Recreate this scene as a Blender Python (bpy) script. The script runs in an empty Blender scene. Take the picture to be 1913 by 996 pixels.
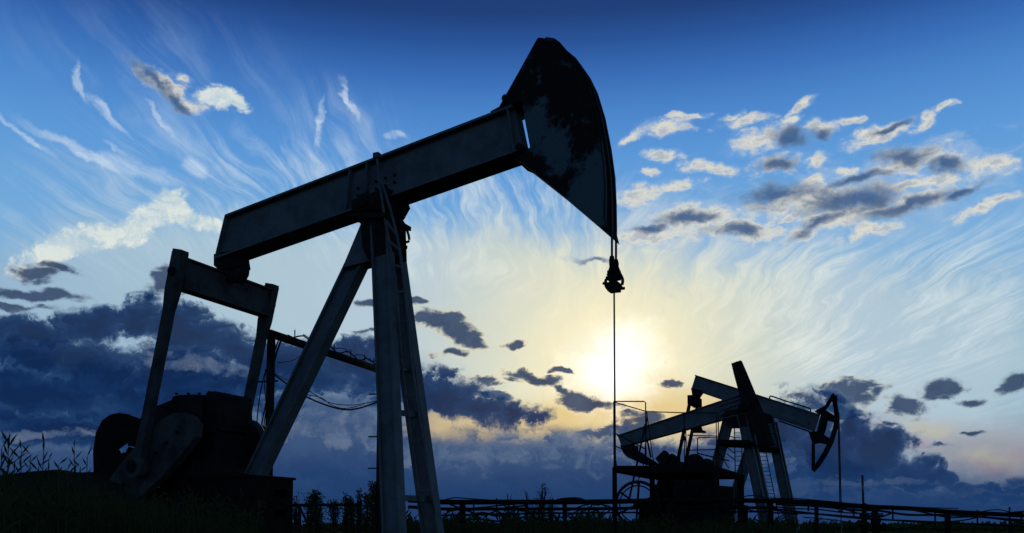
import bpy, bmesh, math, random
from math import sin, cos, tan, pi, radians, atan2, sqrt, asin
from mathutils import Vector, Matrix
random.seed(7)
SC = bpy.context.scene

# ------------------------------------------------------------------ camera
FPX, PITCH, EYE = 1657.0, radians(3.0), 1.6          # focal length in photo pixels, tilt, eye height
SHIFT = 490.0 - FPX*tan(PITCH)                       # keeps the horizon near the foot of the picture
cam_d = bpy.data.cameras.new('camera')
cam = bpy.data.objects.new('camera', cam_d)
SC.collection.objects.link(cam)
cam_d.sensor_width = 36.0
cam_d.lens = 36.0*FPX/1913.0
cam_d.shift_y = SHIFT/1913.0
cam_d.clip_start, cam_d.clip_end = 0.1, 20000
cam.location = (0, 0, EYE)
cam.rotation_euler = (radians(90)+PITCH, 0, 0)
SC.camera = cam

def ray(px, py):
    xc, yc = (px-956.5)/FPX, (498.0+SHIFT-py)/FPX
    return Vector((xc, cos(PITCH)-yc*sin(PITCH), sin(PITCH)+yc*cos(PITCH)))
def at(px, py, depth):                                # world point seen at a photo pixel, depth metres along +Y
    d = ray(px, py)
    return Vector((0, 0, EYE)) + d*(depth/d.y)
def azel(px, py):
    d = ray(px, py).normalized()
    return atan2(d.x, d.y), asin(d.z)

# ------------------------------------------------------------------ view, sun
SC.view_settings.view_transform = 'Standard'
SC.view_settings.look = 'None'
SC.view_settings.exposure = 0.0
SC.view_settings.gamma = 1.0
SC.view_settings.use_curve_mapping = False
SC.cycles.max_bounces = 3; SC.cycles.diffuse_bounces = 2; SC.cycles.glossy_bounces = 2
SUN_PX = (1142, 694)
SUN = ray(*SUN_PX).normalized()
SUN_AZ, SUN_EL = azel(*SUN_PX)
sl = bpy.data.lights.new('sun', 'SUN')
sl.energy, sl.angle, sl.color = 2.0, radians(0.5), (1.0, 0.86, 0.66)
so = bpy.data.objects.new('sun', sl)
SC.collection.objects.link(so)
so.rotation_euler = (-SUN).to_track_quat('-Z', 'Y').to_euler()

# ------------------------------------------------------------------ sky (world nodes)
W = bpy.data.worlds.new('World')
SC.world = W
W.use_nodes = True
W.cycles.sampling_method = 'MANUAL'
W.cycles.sample_map_resolution = 512
NT = W.node_tree
NT.nodes.clear()
def nd(kind, **kw):
    n = NT.nodes.new(kind)
    for k, v in kw.items(): setattr(n, k, v)
    return n
def put(sock, v):
    if isinstance(v, F): v = v.s
    if isinstance(v, bpy.types.NodeSocket): NT.links.new(v, sock)
    else: sock.default_value = v
class F:                                              # a float socket one can calculate with
    def __init__(s, sock): s.s = sock
    def __add__(a, b): return m('ADD', a, b)
    def __radd__(a, b): return m('ADD', b, a)
    def __sub__(a, b): return m('SUBTRACT', a, b)
    def __rsub__(a, b): return m('SUBTRACT', b, a)
    def __mul__(a, b): return m('MULTIPLY', a, b)
    def __rmul__(a, b): return m('MULTIPLY', b, a)
    def __truediv__(a, b): return m('DIVIDE', a, b)
    def __rtruediv__(a, b): return m("DIVIDE", b, a)
def m(op, *a, clamp=False):
    n = nd('ShaderNodeMath', operation=op, use_clamp=clamp)
    for i, v in enumerate(a): put(n.inputs[i], v)
    return F(n.outputs[0])
def sm(v, lo, hi, a=0.0, b=1.0, kind='SMOOTHSTEP'):   # smooth step
    n = nd('ShaderNodeMapRange', interpolation_type=kind, clamp=True)
    for i, x in enumerate((v, lo, hi, a, b)): put(n.inputs[i], x)
    return F(n.outputs[0])
def xyz(x, y, z):
    n = nd('ShaderNodeCombineXYZ')
    for i, v in enumerate((x, y, z)): put(n.inputs[i], v)
    return n.outputs[0]
def noise(vec, scale, detail=5, rough=.55, dist=0.0, col=False, kind='FBM'):
    n = nd('ShaderNodeTexNoise', noise_dimensions='3D', noise_type=kind, normalize=True)
    put(n.inputs['Vector'], vec); put(n.inputs['Scale'], scale); put(n.inputs['Detail'], detail)
    put(n.inputs['Roughness'], rough); put(n.inputs['Distortion'], dist)
    return n.outputs['Color'] if col else F(n.outputs['Fac'])
def mixc(fac, a, b, kind='MIX'):
    n = nd('ShaderNodeMix', data_type='RGBA', blend_type=kind, clamp_factor=True)
    put(n.inputs[0], fac)
    for i, c in ((6, a), (7, b)):
        put(n.inputs[i], c if isinstance(c, bpy.types.NodeSocket) else (*c, 1))
    return n.outputs[2]
def ramp(v, stops, mode='EASE'):
    n = nd('ShaderNodeValToRGB')
    n.color_ramp.interpolation = mode
    e = n.color_ramp.elements
    while len(e) < len(stops): e.new(0.5)
    for el, (p, c) in zip(e, stops): el.position, el.color = p, (*c, 1)
    put(n.inputs[0], v)
    return n.outputs[0]
def lin(r, g, b):
    f = lambda c: (c/255/12.92) if c <= 10 else ((c/255+.055)/1.055)**2.4
    return (f(r), f(g), f(b))

tc = nd('ShaderNodeTexCoord')
D = tc.outputs['Generated']                           # the direction looked in
sp = nd('ShaderNodeSeparateXYZ'); NT.links.new(D, sp.inputs[0])
dx, dy, dz = (F(o) for o in sp.outputs)
AZ, EL = m('ARCTAN2', dx, dy), m('ARCSINE', dz)
AE = xyz(AZ, EL, 0.0)
def warped(vec, scale, amp, detail=4, seed=(0, 0, 0), rough=.55):
    off = nd('ShaderNodeVectorMath', operation='ADD'); put(off.inputs[0], D); off.inputs[1].default_value = seed
    c = noise(off.outputs[0], scale, detail, rough, col=True)
    a = nd('ShaderNodeVectorMath', operation='SUBTRACT'); put(a.inputs[0], c); a.inputs[1].default_value = (.5, .5, .5)
    b = nd('ShaderNodeVectorMath', operation='MULTIPLY_ADD'); put(b.inputs[0], a.outputs[0])
    b.inputs[1].default_value = (amp[0], amp[1], 0); put(b.inputs[2], vec)
    return b.outputs[0]
def blob(vec, px, py, rx, ry, rot=0, gain=1.0):
    """soft ellipse round a direction; centre, radii (photo pixels) and tilt (degrees, counter-clockwise)"""
    a0, e0 = azel(px, py)
    a1, e1 = azel(px+10, py); a2, e2 = azel(px, py-10)
    sx, sy = (a1-a0)/10, (e2-e0)/10
    n = nd('ShaderNodeMapping', vector_type='TEXTURE')
    put(n.inputs['Vector'], vec)
    n.inputs['Location'].default_value = (a0, e0, 0)
    n.inputs['Rotation'].default_value = (0, 0, radians(rot))
    n.inputs['Scale'].default_value = (rx*sx, ry*sy, 1)
    g = nd('ShaderNodeTexGradient', gradient_type='SPHERICAL')
    NT.links.new(n.outputs[0], g.inputs[0])
    v = F(g.outputs['Fac'])
    return v if gain == 1.0 else v*gain
def blobs(vec, lst):
    r = None
    for b in lst:
        v = blob(vec, *b)
        r = v if r is None else m('SMOOTH_MAX', r, v, 0.02)
    return r

# distance from the sun, in photo pixels
dp = nd('ShaderNodeVectorMath', operation='DOT_PRODUCT'); put(dp.inputs[0], D); dp.inputs[1].default_value = SUN
RS = m('ARCCOSINE', m('MINIMUM', F(dp.outputs['Value']), 1.0))*FPX
EP = m('TANGENT', m('MAXIMUM', m('MINIMUM', EL, 1.2), -.2))*FPX  # height above the horizon, photo pixels

# clear air: the physical sky, cooled towards the deep evening blue
nish = nd('ShaderNodeTexSky', sky_type='NISHITA')
nish.sun_disc = False
nish.sun_elevation, nish.sun_rotation = SUN_EL, SUN_AZ
nish.air_density, nish.dust_density, nish.ozone_density = 1.0, 0.6, 3.0
STR = 0.1
air = mixc(1.0, nish.outputs[0], (STR*1.0,)*3, 'MULTIPLY')
blue = ramp(EP*(1/2000.0), [(0.0, lin(110, 140, 172)), (0.13, lin(140, 178, 205)), (0.235, lin(132, 182, 224)),
     (0.285, lin(114, 172, 225)), (0.345, lin(94, 156, 221)), (0.39, lin(77, 137, 208)), (0.43, lin(56, 110, 186)), (0.465, lin(38, 82, 154)),
     (0.495, lin(27, 59, 120)), (0.60, lin(20, 44, 98)), (1.0, lin(12, 28, 66))], 'LINEAR')
air = mixc(0.9, mixc(1.0, air, (.22, .42, .62), 'MULTIPLY'), blue)
# violet cast left and right of the sun's azimuth is left to the veil
def field(b, n, g):                                           # soft shapes eaten into by turbulence, never far outside them
    return b + (n - 0.5)*g*sm(b, 0.0, 0.22)
AEw = warped(AE, 9.0, (.13, .075), 5, (3, 1, 2))            # gentle billows
AEs = warped(warped(AE, 10.0, (.10, .055), 3, (3, 1, 2)), 34.0, (.060, .040), 6, (9, 5, 1), .62)          # plus small billows
# fan of cirrus: streaks on a flat layer overhead that run towards the sunset
iz = 1.0/(m('MAXIMUM', dz, 0.0)+0.045)
PX_, PY_ = dx*iz, dy*iz
pw = noise(xyz(PX_*2.2, PY_*0.9, 3.0), 1.0, 3, .5) - 0.5
pw2 = noise(xyz(PX_*9.0, PY_*3.0, 8.0), 1.0, 2, .5) - 0.5
pw3 = noise(xyz(PX_*20.0, PY_*7.0, 4.0), 1.0, 3, .6) - 0.5
SX = PX_ + pw*0.46 + pw2*0.060 + pw3*0.012
strk = noise(xyz(SX*12.0, PY_*1.15, 0.0), 1.0, 7, .62)
strk2 = noise(xyz(SX*36.0, PY_*2.0, 5.0), 1.0, 6, .64)
fib = strk*0.6 + strk2*0.4
patch = noise(AEw, 7.0, 5, .6)

# veil of thin ice cloud lit through by the sun
vm = m('MINIMUM', blob(AEw, 1150, 690, 1000, 370) + blob(AEw, 560, 580, 620, 190, 6, .75) + blob(AEw, 120, 540, 420, 150, 8, .75)
       + blob(AEw, 1650, 690, 560, 230, -4, .7) + blob(AEw, 950, 520, 420, 150, 0, .35) + blob(AEw, 400, 430, 520, 150, -8, .4), 1.0)
va = sm(field(vm, fib*.5+patch*.5, 1.4), .06, .74)*sm(fib, .25, .72, .86, 1.0)
vcol = ramp(RS*(1/1400.0), [(0.0, (1.5, 1.4, 1.2)), (.025, (1.1, 1.04, .86)), (.048, lin(255, 248, 214)), (.080, lin(252, 241, 200)), (.13, lin(231, 228, 200)), (.20, lin(208, 215, 204)),
     (.30, lin(183, 203, 215)), (.50, lin(172, 197, 210)), (.75, lin(150, 182, 206)), (1.0, lin(140, 175, 208))], 'LINEAR')
sky = mixc(va, air, vcol)
# low warm band under the sun, mauve band on the right
sky = mixc(sm(blobs(AEw, [(1090, 790, 340, 75, 0), (1230, 770, 240, 90, 0), (860, 800, 260, 50, 0)]), 0, .75, 0, .85), sky, lin(228, 198, 132))
sky = mixc(sm(blobs(AEw, [(1850, 850, 330, 95, -6), (1480, 800, 260, 60, 0)]), 0, .75, 0, .9), sky, lin(160, 162, 170))
sky = mixc(sm(blobs(AEw, [(1840, 850, 90, 28, -6), (1720, 800, 90, 30, 0)]), 0, .9, 0, .75), sky, lin(188, 184, 166))
sky = mixc(sm(blobs(AEw, [(1830, 862, 60, 20, -6), (1905, 845, 60, 26, 0), (1690, 835, 60, 20, 0)]), 0, .9, 0, .55), sky, lin(178, 156, 166))
# glow of the sun itself behind the veil (white out round the disc)
glow = sm(RS + (noise(AEs, 16.0, 5, .6)-.5)*200.0, -40.0, 116.0, 1.0, 0.0)
sky = mixc(glow, sky, (1.4, 1.36, 1.22))

# cirrus hair
hm = m('MINIMUM', blob(AEw, 1010, 440, 330, 170, 0, 1.3) + blob(AEw, 840, 400, 190, 150, 10, 1.1) + blob(AEw, 1420, 560, 460, 180, -8, 1.25)
       + blob(AEw, 1760, 600, 330, 170, 15, 1.0) + blob(AEw, 640, 290, 200, 170, 0, .6) + blob(AEw, 470, 360, 360, 150, -10, .9)
       + blob(AEw, 300, 120, 420, 190, 0, .35) + blob(AEw, 150, 420, 330, 150, 0, .6) + blob(AEw, 1800, 450, 230, 90, 20, .55), 1.0)
ha = sm(fib + (patch-.5)*.5, .42, .70)*sm(hm, .02, .80)*sm(RS, 120.0, 420.0, .35, 1.0)
hcol = ramp(RS*(1/1400.0), [(0.0, lin(255, 252, 235)), (.15, lin(243, 241, 222)), (.30, lin(222, 232, 230)), (.6, lin(196, 217, 235)), (1.0, lin(150, 186, 228))], 'LINEAR')
sky = mixc(ha*0.8, sky, hcol)

# thin wisps at the left
AEt = warped(AE, 14.0, (.055, .040), 6, (6, 6, 1), .6)
wl = blobs(AEt, [(158, 155, 52, 9, -62), (205, 212, 74, 11, -44), (95, 247, 78, 15, -17), (50, 250, 80, 10, -30), (165, 287, 105, 15, -24),
     (250, 322, 130, 24, -14), (216, 286, 40, 9, -34), (362, 318, 32, 20, 10), (310, 235, 60, 7, -45), (740, 256, 26, 8, -20), (660, 190, 46, 9, -70), (612, 232, 62, 10, 82)])
wn_ = noise(xyz((AZ*.85-EL*.53)*7.0, (AZ*.53+EL*.85)*46.0+(noise(AEt, 12.0, 3)-.5)*3.0, 1.0), 1.0, 6, .62)
wa = sm(wl, .0, .75)*sm(wn_, .30, .68, .12, 1.0)*.85
sky = mixc(wa, sky, lin(206, 222, 238))
# bright torn clouds at the left
wc = blobs(AEt, [(80, 482, 80, 30, 24), (118, 460, 80, 34, 24), (160, 440, 80, 36, 18), (205, 430, 80, 32, 6), (240, 418, 60, 30, 24), (262, 405, 66, 30, 18), (310, 388, 52, 30, 30), (345, 405, 95, 26, -4),
     (410, 188, 50, 28, -6), (445, 198, 36, 16, -20)])
wn = noise(AEs, 42.0, 6, .68)
ca = sm(field(wc*1.3, wn, 2.2), .02, .70)
sky = mixc(ca*0.93, sky, ramp(wn, [(.32, lin(168, 196, 214)), (.64, lin(226, 232, 224))]))

# altocumulus: cream edges, slate cores
AEa = warped(warped(AE, 10.0, (.055, .020), 3, (3, 1, 2)), 30.0, (.040, .022), 4, (9, 5, 1), .55)
RB = random.Random(11)
mini = [(RB.uniform(1190, 1900), RB.uniform(215, 440), RB.uniform(26, 58), RB.uniform(9, 17), RB.uniform(-5, 16)) for _ in range(16)]
al = blobs(AEa, mini+[(1258, 240, 62, 22, 8), (1385, 228, 78, 17, 4), (1495, 204, 56, 12, 18), (1415, 262, 100, 32, 6), (1540, 238, 60, 26, 0), (1590, 228, 44, 15, -12), (1450, 306, 74, 30, 0),
     (1325, 316, 84, 22, -10), (1215, 318, 42, 13, 0), (1640, 252, 90, 24, 18), (1722, 225, 50, 22, 25), (1770, 198, 36, 10, 0), (1520, 300, 50, 26, 0), (1690, 300, 130, 42, -4),
     (1855, 308, 96, 26, -8), (1740, 335, 120, 18, 0), (1190, 365, 84, 38, 0), (1270, 350, 54, 20, 0), (1300, 408, 120, 34, 0), (1240, 440, 150, 32, 0), (1400, 428, 150, 32, 0),
     (1520, 372, 190, 50, 0), (1560, 412, 180, 42, 10), (1700, 378, 160, 34, 12), (1835, 386, 140, 20, 8), (1700, 344, 84, 20, 0), (1620, 438, 90, 22, 15),
     (300, 162, 66, 24, -35), (345, 195, 46, 26, -10), (330, 150, 34, 17, 0), (1100, 486, 60, 8, 0)])
an = noise(xyz(AZ*24.0, EL*46.0, 1.0), 1.0, 6, .6, 0.6)
av = noise(xyz(AZ*58.0, EL*96.0, 7.0), 1.0, 5, .6, 0.4)
sheet = sm(field(blobs(AEa, [(1570, 375, 470, 105, 6), (1260, 415, 230, 70, 0)]), an, 2.6), .05, .8)
sky = mixc(sheet*.42, sky, lin(178, 198, 220))
aa = sm(field(al*1.15, an*.62+av*.38, 2.3), .0, 1.02)
sky = mixc(aa*0.96, sky, ramp((av-.5)*1.6 + aa*.75, [(.10, lin(140, 178, 222)), (.36, lin(190, 202, 212)), (.62, lin(220, 219, 207)), (.95, lin(178, 186, 194))]))
ac = blobs(AEa, [(1472, 258, 42, 30, -20), (1446, 304, 54, 20, 0), (1685, 292, 100, 26, -4), (1765, 309, 64, 18, -10), (1440, 366, 110, 30, 0), (1590, 376, 130, 44, 0),
     (1690, 386, 140, 22, 12), (1785, 360, 76, 14, 16), (1370, 432, 95, 17, 0), (1290, 408, 70, 16, 0), (1232, 428, 44, 11, 0), (1600, 332, 80, 16, 10), (1530, 420, 90, 20, 16),
     (1535, 250, 34, 16, 0), (1650, 240, 60, 10, 18), (285, 152, 62, 18, -42), (322, 190, 50, 13, -40), (1108, 486, 44, 8, 0)])
kn = noise(xyz(AZ*26.0, EL*50.0, 3.0), 1.0, 6, .6, 0.5)
ka = sm(field(ac*1.1, kn*.6+av*.4, 2.0), .0, .90)
sky = mixc(ka*.92, sky, ramp(ac, [(.15, lin(134, 144, 158)), (.45, lin(88, 108, 138)), (.8, lin(60, 92, 136))]))

# heavy cloud low down: banks, scraps near the sun, and the deck over the horizon
AEd = warped(warped(AE, 10.0, (.07, .030), 3, (1, 4, 2)), 24.0, (.044, .020), 4, (2, 5, 7), .55)
dark = blobs(AEd, [(838, 612, 100, 34, -12), (880, 636, 66, 28, -18), (795, 600, 44, 20, 0), (850, 665, 54, 14, -5), (690, 622, 40, 7, 0), (700, 572, 60, 12, 0), (780, 570, 50, 10, -15),
     (905, 713, 60, 12, 0), (940, 737, 50, 11, 0), (970, 640, 22, 12, 0), (1000, 704, 76, 20, -8), (1050, 687, 46, 7, -5), (1042, 722, 40, 13, -20),
     (1078, 742, 80, 26, -12), (1115, 754, 66, 22, -12), (1243, 723, 32, 13, 0), (1130, 806, 110, 24, 6), (1185, 802, 90, 34, 0), (1040, 815, 60, 12, 0),
     (40, 506, 110, 22, 0), (90, 498, 76, 12, -6), (50, 541, 120, 14, 0), (30, 562, 90, 12, 0), (306, 522, 62, 40, 28), (280, 548, 36, 14, 0),
     (1600, 733, 92, 36, -6), (1560, 724, 60, 26, 0), (1645, 735, 40, 13, 0), (1700, 758, 66, 32, -5), (1585, 765, 60, 22, 0), (1772, 722, 50, 22, 16), (1820, 742, 50, 14, 0), (1905, 720, 46, 30, 0),
     (1480, 745, 60, 14, 0), (1765, 833, 36, 8, 0), (1655, 792, 26, 8, 0), (1830, 810, 50, 10, 0)])
bank = blobs(AEs, [(690, 690, 190, 74, -14), (830, 735, 140, 68, -18), (910, 772, 110, 46, -10), (970, 780, 60, 26, 0), (640, 660, 150, 60, -6),
     (150, 612, 150, 60, 0), (245, 605, 90, 62, 0), (335, 620, 150, 62, -4), (450, 655, 170, 62, -10), (560, 690, 150, 70, -6), (110, 670, 320, 60, 0),
     (260, 700, 380, 80, 0), (60, 730, 260, 80, 0), (360, 750, 340, 70, 0), (130, 790, 380, 60, 0), (20, 615, 130, 40, 0), (420, 720, 200, 70, 0),
     (1530, 870, 190, 130, 0), (1640, 845, 90, 86, 0), (1665, 815, 60, 50, 0), (1600, 810, 90, 40, 0), (1745, 888, 110, 50, -12), (1765, 872, 40, 30, 0), (1850, 912, 180, 30, -4), (1470, 800, 130, 90, 0)])
dn = noise(AEs, 24.0, 7, .6)
fl = noise(xyz(AZ*9.0+(dn-.5)*1.5, EL*40.0+(dn-.5)*3.0, 2.0), 1.0, 6, .6)             # layered, flat bases
bn = dn*.6 + fl*.4
da = sm(field(dark, noise(xyz(AZ*26.0, EL*58.0, 9.0), 1.0, 6, .6, 0.5)*.55+dn*.45, 3.1), .0, .66)
rim = ramp(RS*(1/1400.0), [(0.0, (1.3, 1.2, .95)), (.08, lin(255, 240, 200)), (.22, lin(222, 210, 172)), (.40, lin(150, 165, 178)), (1.0, lin(120, 140, 168))], 'LINEAR')
sky = mixc(da*.95, sky, mixc(sm(da, .18, .98), rim, ramp(dn+RS*(.2/1400.0), [(.3, lin(30, 52, 90)), (.7, lin(58, 78, 108))])))
# deck
left = sm(AZ, -.05, -.30)
right = sm(AZ, .22, .46)
DK = field(sm(EP, 225.0+left*130.0-right*125.0, 95.0+left*110.0-right*60.0), bn, 2.6)
dka = sm(DK, .12, .70)
dcol = ramp(dka*.62 + (bn-.5)*1.5 + .10, [(.08, lin(106, 121, 148)), (.28, lin(64, 90, 128)), (.52, lin(48, 76, 120)), (.8, lin(27, 57, 104))])
sky = mixc(dka*.97, sky, dcol)
sky = mixc(sm(blobs(AEw, [(600, 770, 330, 130, 0), (250, 800, 500, 120, 0), (900, 850, 330, 70, 0)]), 0, .7, 0, .8), sky, lin(62, 86, 124))
bv = field(bank*1.15, dn*.45+fl*.55, 2.7)
ba = sm(bv, .06, .58)
bcol = ramp(bv + (fl-.5)*.5, [(.14, lin(138, 156, 176)), (.28, lin(74, 100, 136)), (.46, lin(32, 62, 104)), (.8, lin(17, 46, 90)), (1.0, lin(15, 40, 80))])
sky = mixc(ba*.97, sky, bcol)
# low streaks of lighter air between bank and horizon
lb = blobs(AEw, [(60, 800, 160, 12, 0), (300, 668, 110, 10, -8), (420, 690, 150, 14, -6), (560, 770, 120, 20, 0), (640, 800, 160, 30, 0), (1500, 900, 150, 16, 0), (1640, 905, 230, 12, -3),
     (1800, 915, 160, 8, 0), (230, 640, 60, 10, 0), (880, 845, 330, 52, 0), (1090, 850, 220, 48, 0), (600, 800, 260, 60, 0), (360, 690, 200, 16, -6), (1480, 915, 200, 16, 0)])
ln = noise(AEs, 46.0, 6, .62)*.6 + fl*.4
la = sm(field(lb, ln, 3.4), .22, .80)
sky = mixc(la*.60, sky, ramp(ln, [(.38, lin(52, 79, 118)), (.66, lin(112, 128, 152))]))
sky = mixc(sm(EP + (bn-.5)*90.0, 165.0, 35.0, 0, .86), sky, lin(31, 61, 107))
sky = mixc(sm(EP, 0.0, -30.0), sky, (.01, .014, .02))

bgn = nd('ShaderNodeBackground'); bgn.inputs['Strength'].default_value = STR
put(bgn.inputs['Color'], mixc(1.0, sky, (1/STR,)*3, 'MULTIPLY'))
wo = nd('ShaderNodeOutputWorld'); NT.links.new(bgn.outputs[0], wo.inputs[0])
# ------------------------------------------------------------------ materials
def material(name, c1, c2, scale=6.0, rough=.65, metal=0.0, lo=.4, hi=.6, bump=.15, fine=40.0, extra=None):
    mt = bpy.data.materials.new(name); mt.use_nodes = True
    nt = mt.node_tree; N, L = nt.nodes, nt.links
    b = N['Principled BSDF']
    t = N.new('ShaderNodeTexCoord')
    n1 = N.new('ShaderNodeTexNoise'); n1.inputs['Scale'].default_value = scale; n1.inputs['Detail'].default_value = 8; n1.inputs['Roughness'].default_value = .65
    n2 = N.new('ShaderNodeTexNoise'); n2.inputs['Scale'].default_value = fine; n2.inputs['Detail'].default_value = 5
    L.new(t.outputs['Object'], n1.inputs[0]); L.new(t.outputs['Object'], n2.inputs[0])
    r = N.new('ShaderNodeMapRange'); r.inputs[1].default_value, r.inputs[2].default_value = lo, hi
    L.new(n1.outputs[0], r.inputs[0])
    mx = N.new('ShaderNodeMix'); mx.data_type = 'RGBA'
    mx.inputs[6].default_value, mx.inputs[7].default_value = (*c1, 1), (*c2, 1)
    L.new(r.outputs[0], mx.inputs[0])
    v = N.new('ShaderNodeMapRange'); v.inputs[3].default_value, v.inputs[4].default_value = .72, 1.25
    L.new(n2.outputs[0], v.inputs[0])
    mu = N.new('ShaderNodeMix'); mu.data_type = 'RGBA'; mu.blend_type = 'MULTIPLY'; mu.inputs[0].default_value = 1
    L.new(mx.outputs[2], mu.inputs[6]); L.new(v.outputs[0], mu.inputs[7])
    L.new(mu.outputs[2], b.inputs['Base Color'])
    b.inputs['Roughness'].default_value = rough; b.inputs['Metallic'].default_value = metal
    b.inputs['Specular IOR Level'].default_value = .08 if metal == 0 else .3
    bp = N.new('ShaderNodeBump'); bp.inputs['Strength'].default_value = bump; bp.inputs['Distance'].default_value = .01
    L.new(n2.outputs[0], bp.inputs['Height']); L.new(bp.outputs[0], b.inputs['Normal'])
    mt['fac'] = 0
    if extra: extra(nt, t, n1, r)
    return mt
M = {}
M.update({
 'paint':  material('grey_blue_paint', (.112, .120, .125), (.058, .060, .064), 2.6, .75, lo=.40, hi=.76),
 'dark':   material('grimy_dark_paint', (.022, .021, .021), (.012, .012, .012), 3.0, .75),
 'rust':   material('rusty_steel', (.020, .014, .012), (.012, .009, .008), 5.0, .9),
 'crank':  material('oily_grey_paint', (.058, .057, .055), (.022, .021, .020), 2.5, .8, lo=.44, hi=.66),
 'head':   material('flaking_head_paint', (.014, .011, .010), (.075, .104, .112), 1.15, .85, lo=.50, hi=.535),
 'rope':   material('steel_rope', (.03, .03, .03), (.02, .018, .016), 20, .6, .3),
 'rod':    material('polished_steel', (.10, .10, .10), (.06, .055, .05), 8, .4, .6),
 'cable':  material('black_rubber', (.010, .010, .011), (.014, .013, .012), 8, .6),
 'wood':   material('weathered_pole', (.030, .026, .022), (.016, .014, .012), 5, .85),
 'leaf':   material('dark_leaf', (.026, .040, .014), (.038, .050, .018), 9, .7),
 'leaf2':  material('shrub_leaf', (.034, .044, .016), (.052, .056, .020), 1.2, .6),
 'bark':   material('bark', (.030, .025, .020), (.016, .014, .012), 12, .9),
 'soil':   material('dark_soil', (.028, .024, .017), (.020, .026, .012), .35, .95, fine=3.0, bump=.6),
 'heap':   material('bare_earth', (.048, .032, .024), (.030, .030, .018), .8, .95, fine=6.0, bump=.6),
 'concrete': material('stained_concrete', (.085, .078, .075), (.050, .045, .043), 3, .9),
})
def head_patches(mt, spots):                         # areas where the old blue-grey paint is left on the head
    nt = mt.node_tree; N, L = nt.nodes, nt.links
    t = next(n for n in N if n.type == 'TEX_COORD'); n1 = N['Noise Texture']; r = N['Map Range']
    acc = n1.outputs[0]
    for c, sc in spots:
        mp = N.new('ShaderNodeMapping'); mp.vector_type = 'TEXTURE'; mp.inputs['Location'].default_value = c; mp.inputs['Scale'].default_value = sc
        g = N.new('ShaderNodeTexGradient'); g.gradient_type = 'SPHERICAL'; L.new(t.outputs['Object'], mp.inputs[0]); L.new(mp.outputs[0], g.inputs[0])
        a = N.new('ShaderNodeMath'); a.operation = 'MULTIPLY_ADD'; a.inputs[1].default_value = .34; L.new(g.outputs['Fac'], a.inputs[0]); L.new(acc, a.inputs[2]); acc = a.outputs[0]
    r.inputs[1].default_value, r.inputs[2].default_value = .57, .68
    n1.inputs['Scale'].default_value = 3.2; n1.inputs['Detail'].default_value = 12; n1.inputs['Roughness'].default_value = .74
    L.new(acc, r.inputs[0])
for k in ('rust', 'dark', 'soil', 'heap','leaf','leaf2','bark'): M[k].node_tree.nodes['Principled BSDF'].inputs['Specular IOR Level'].default_value = 0.0

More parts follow.
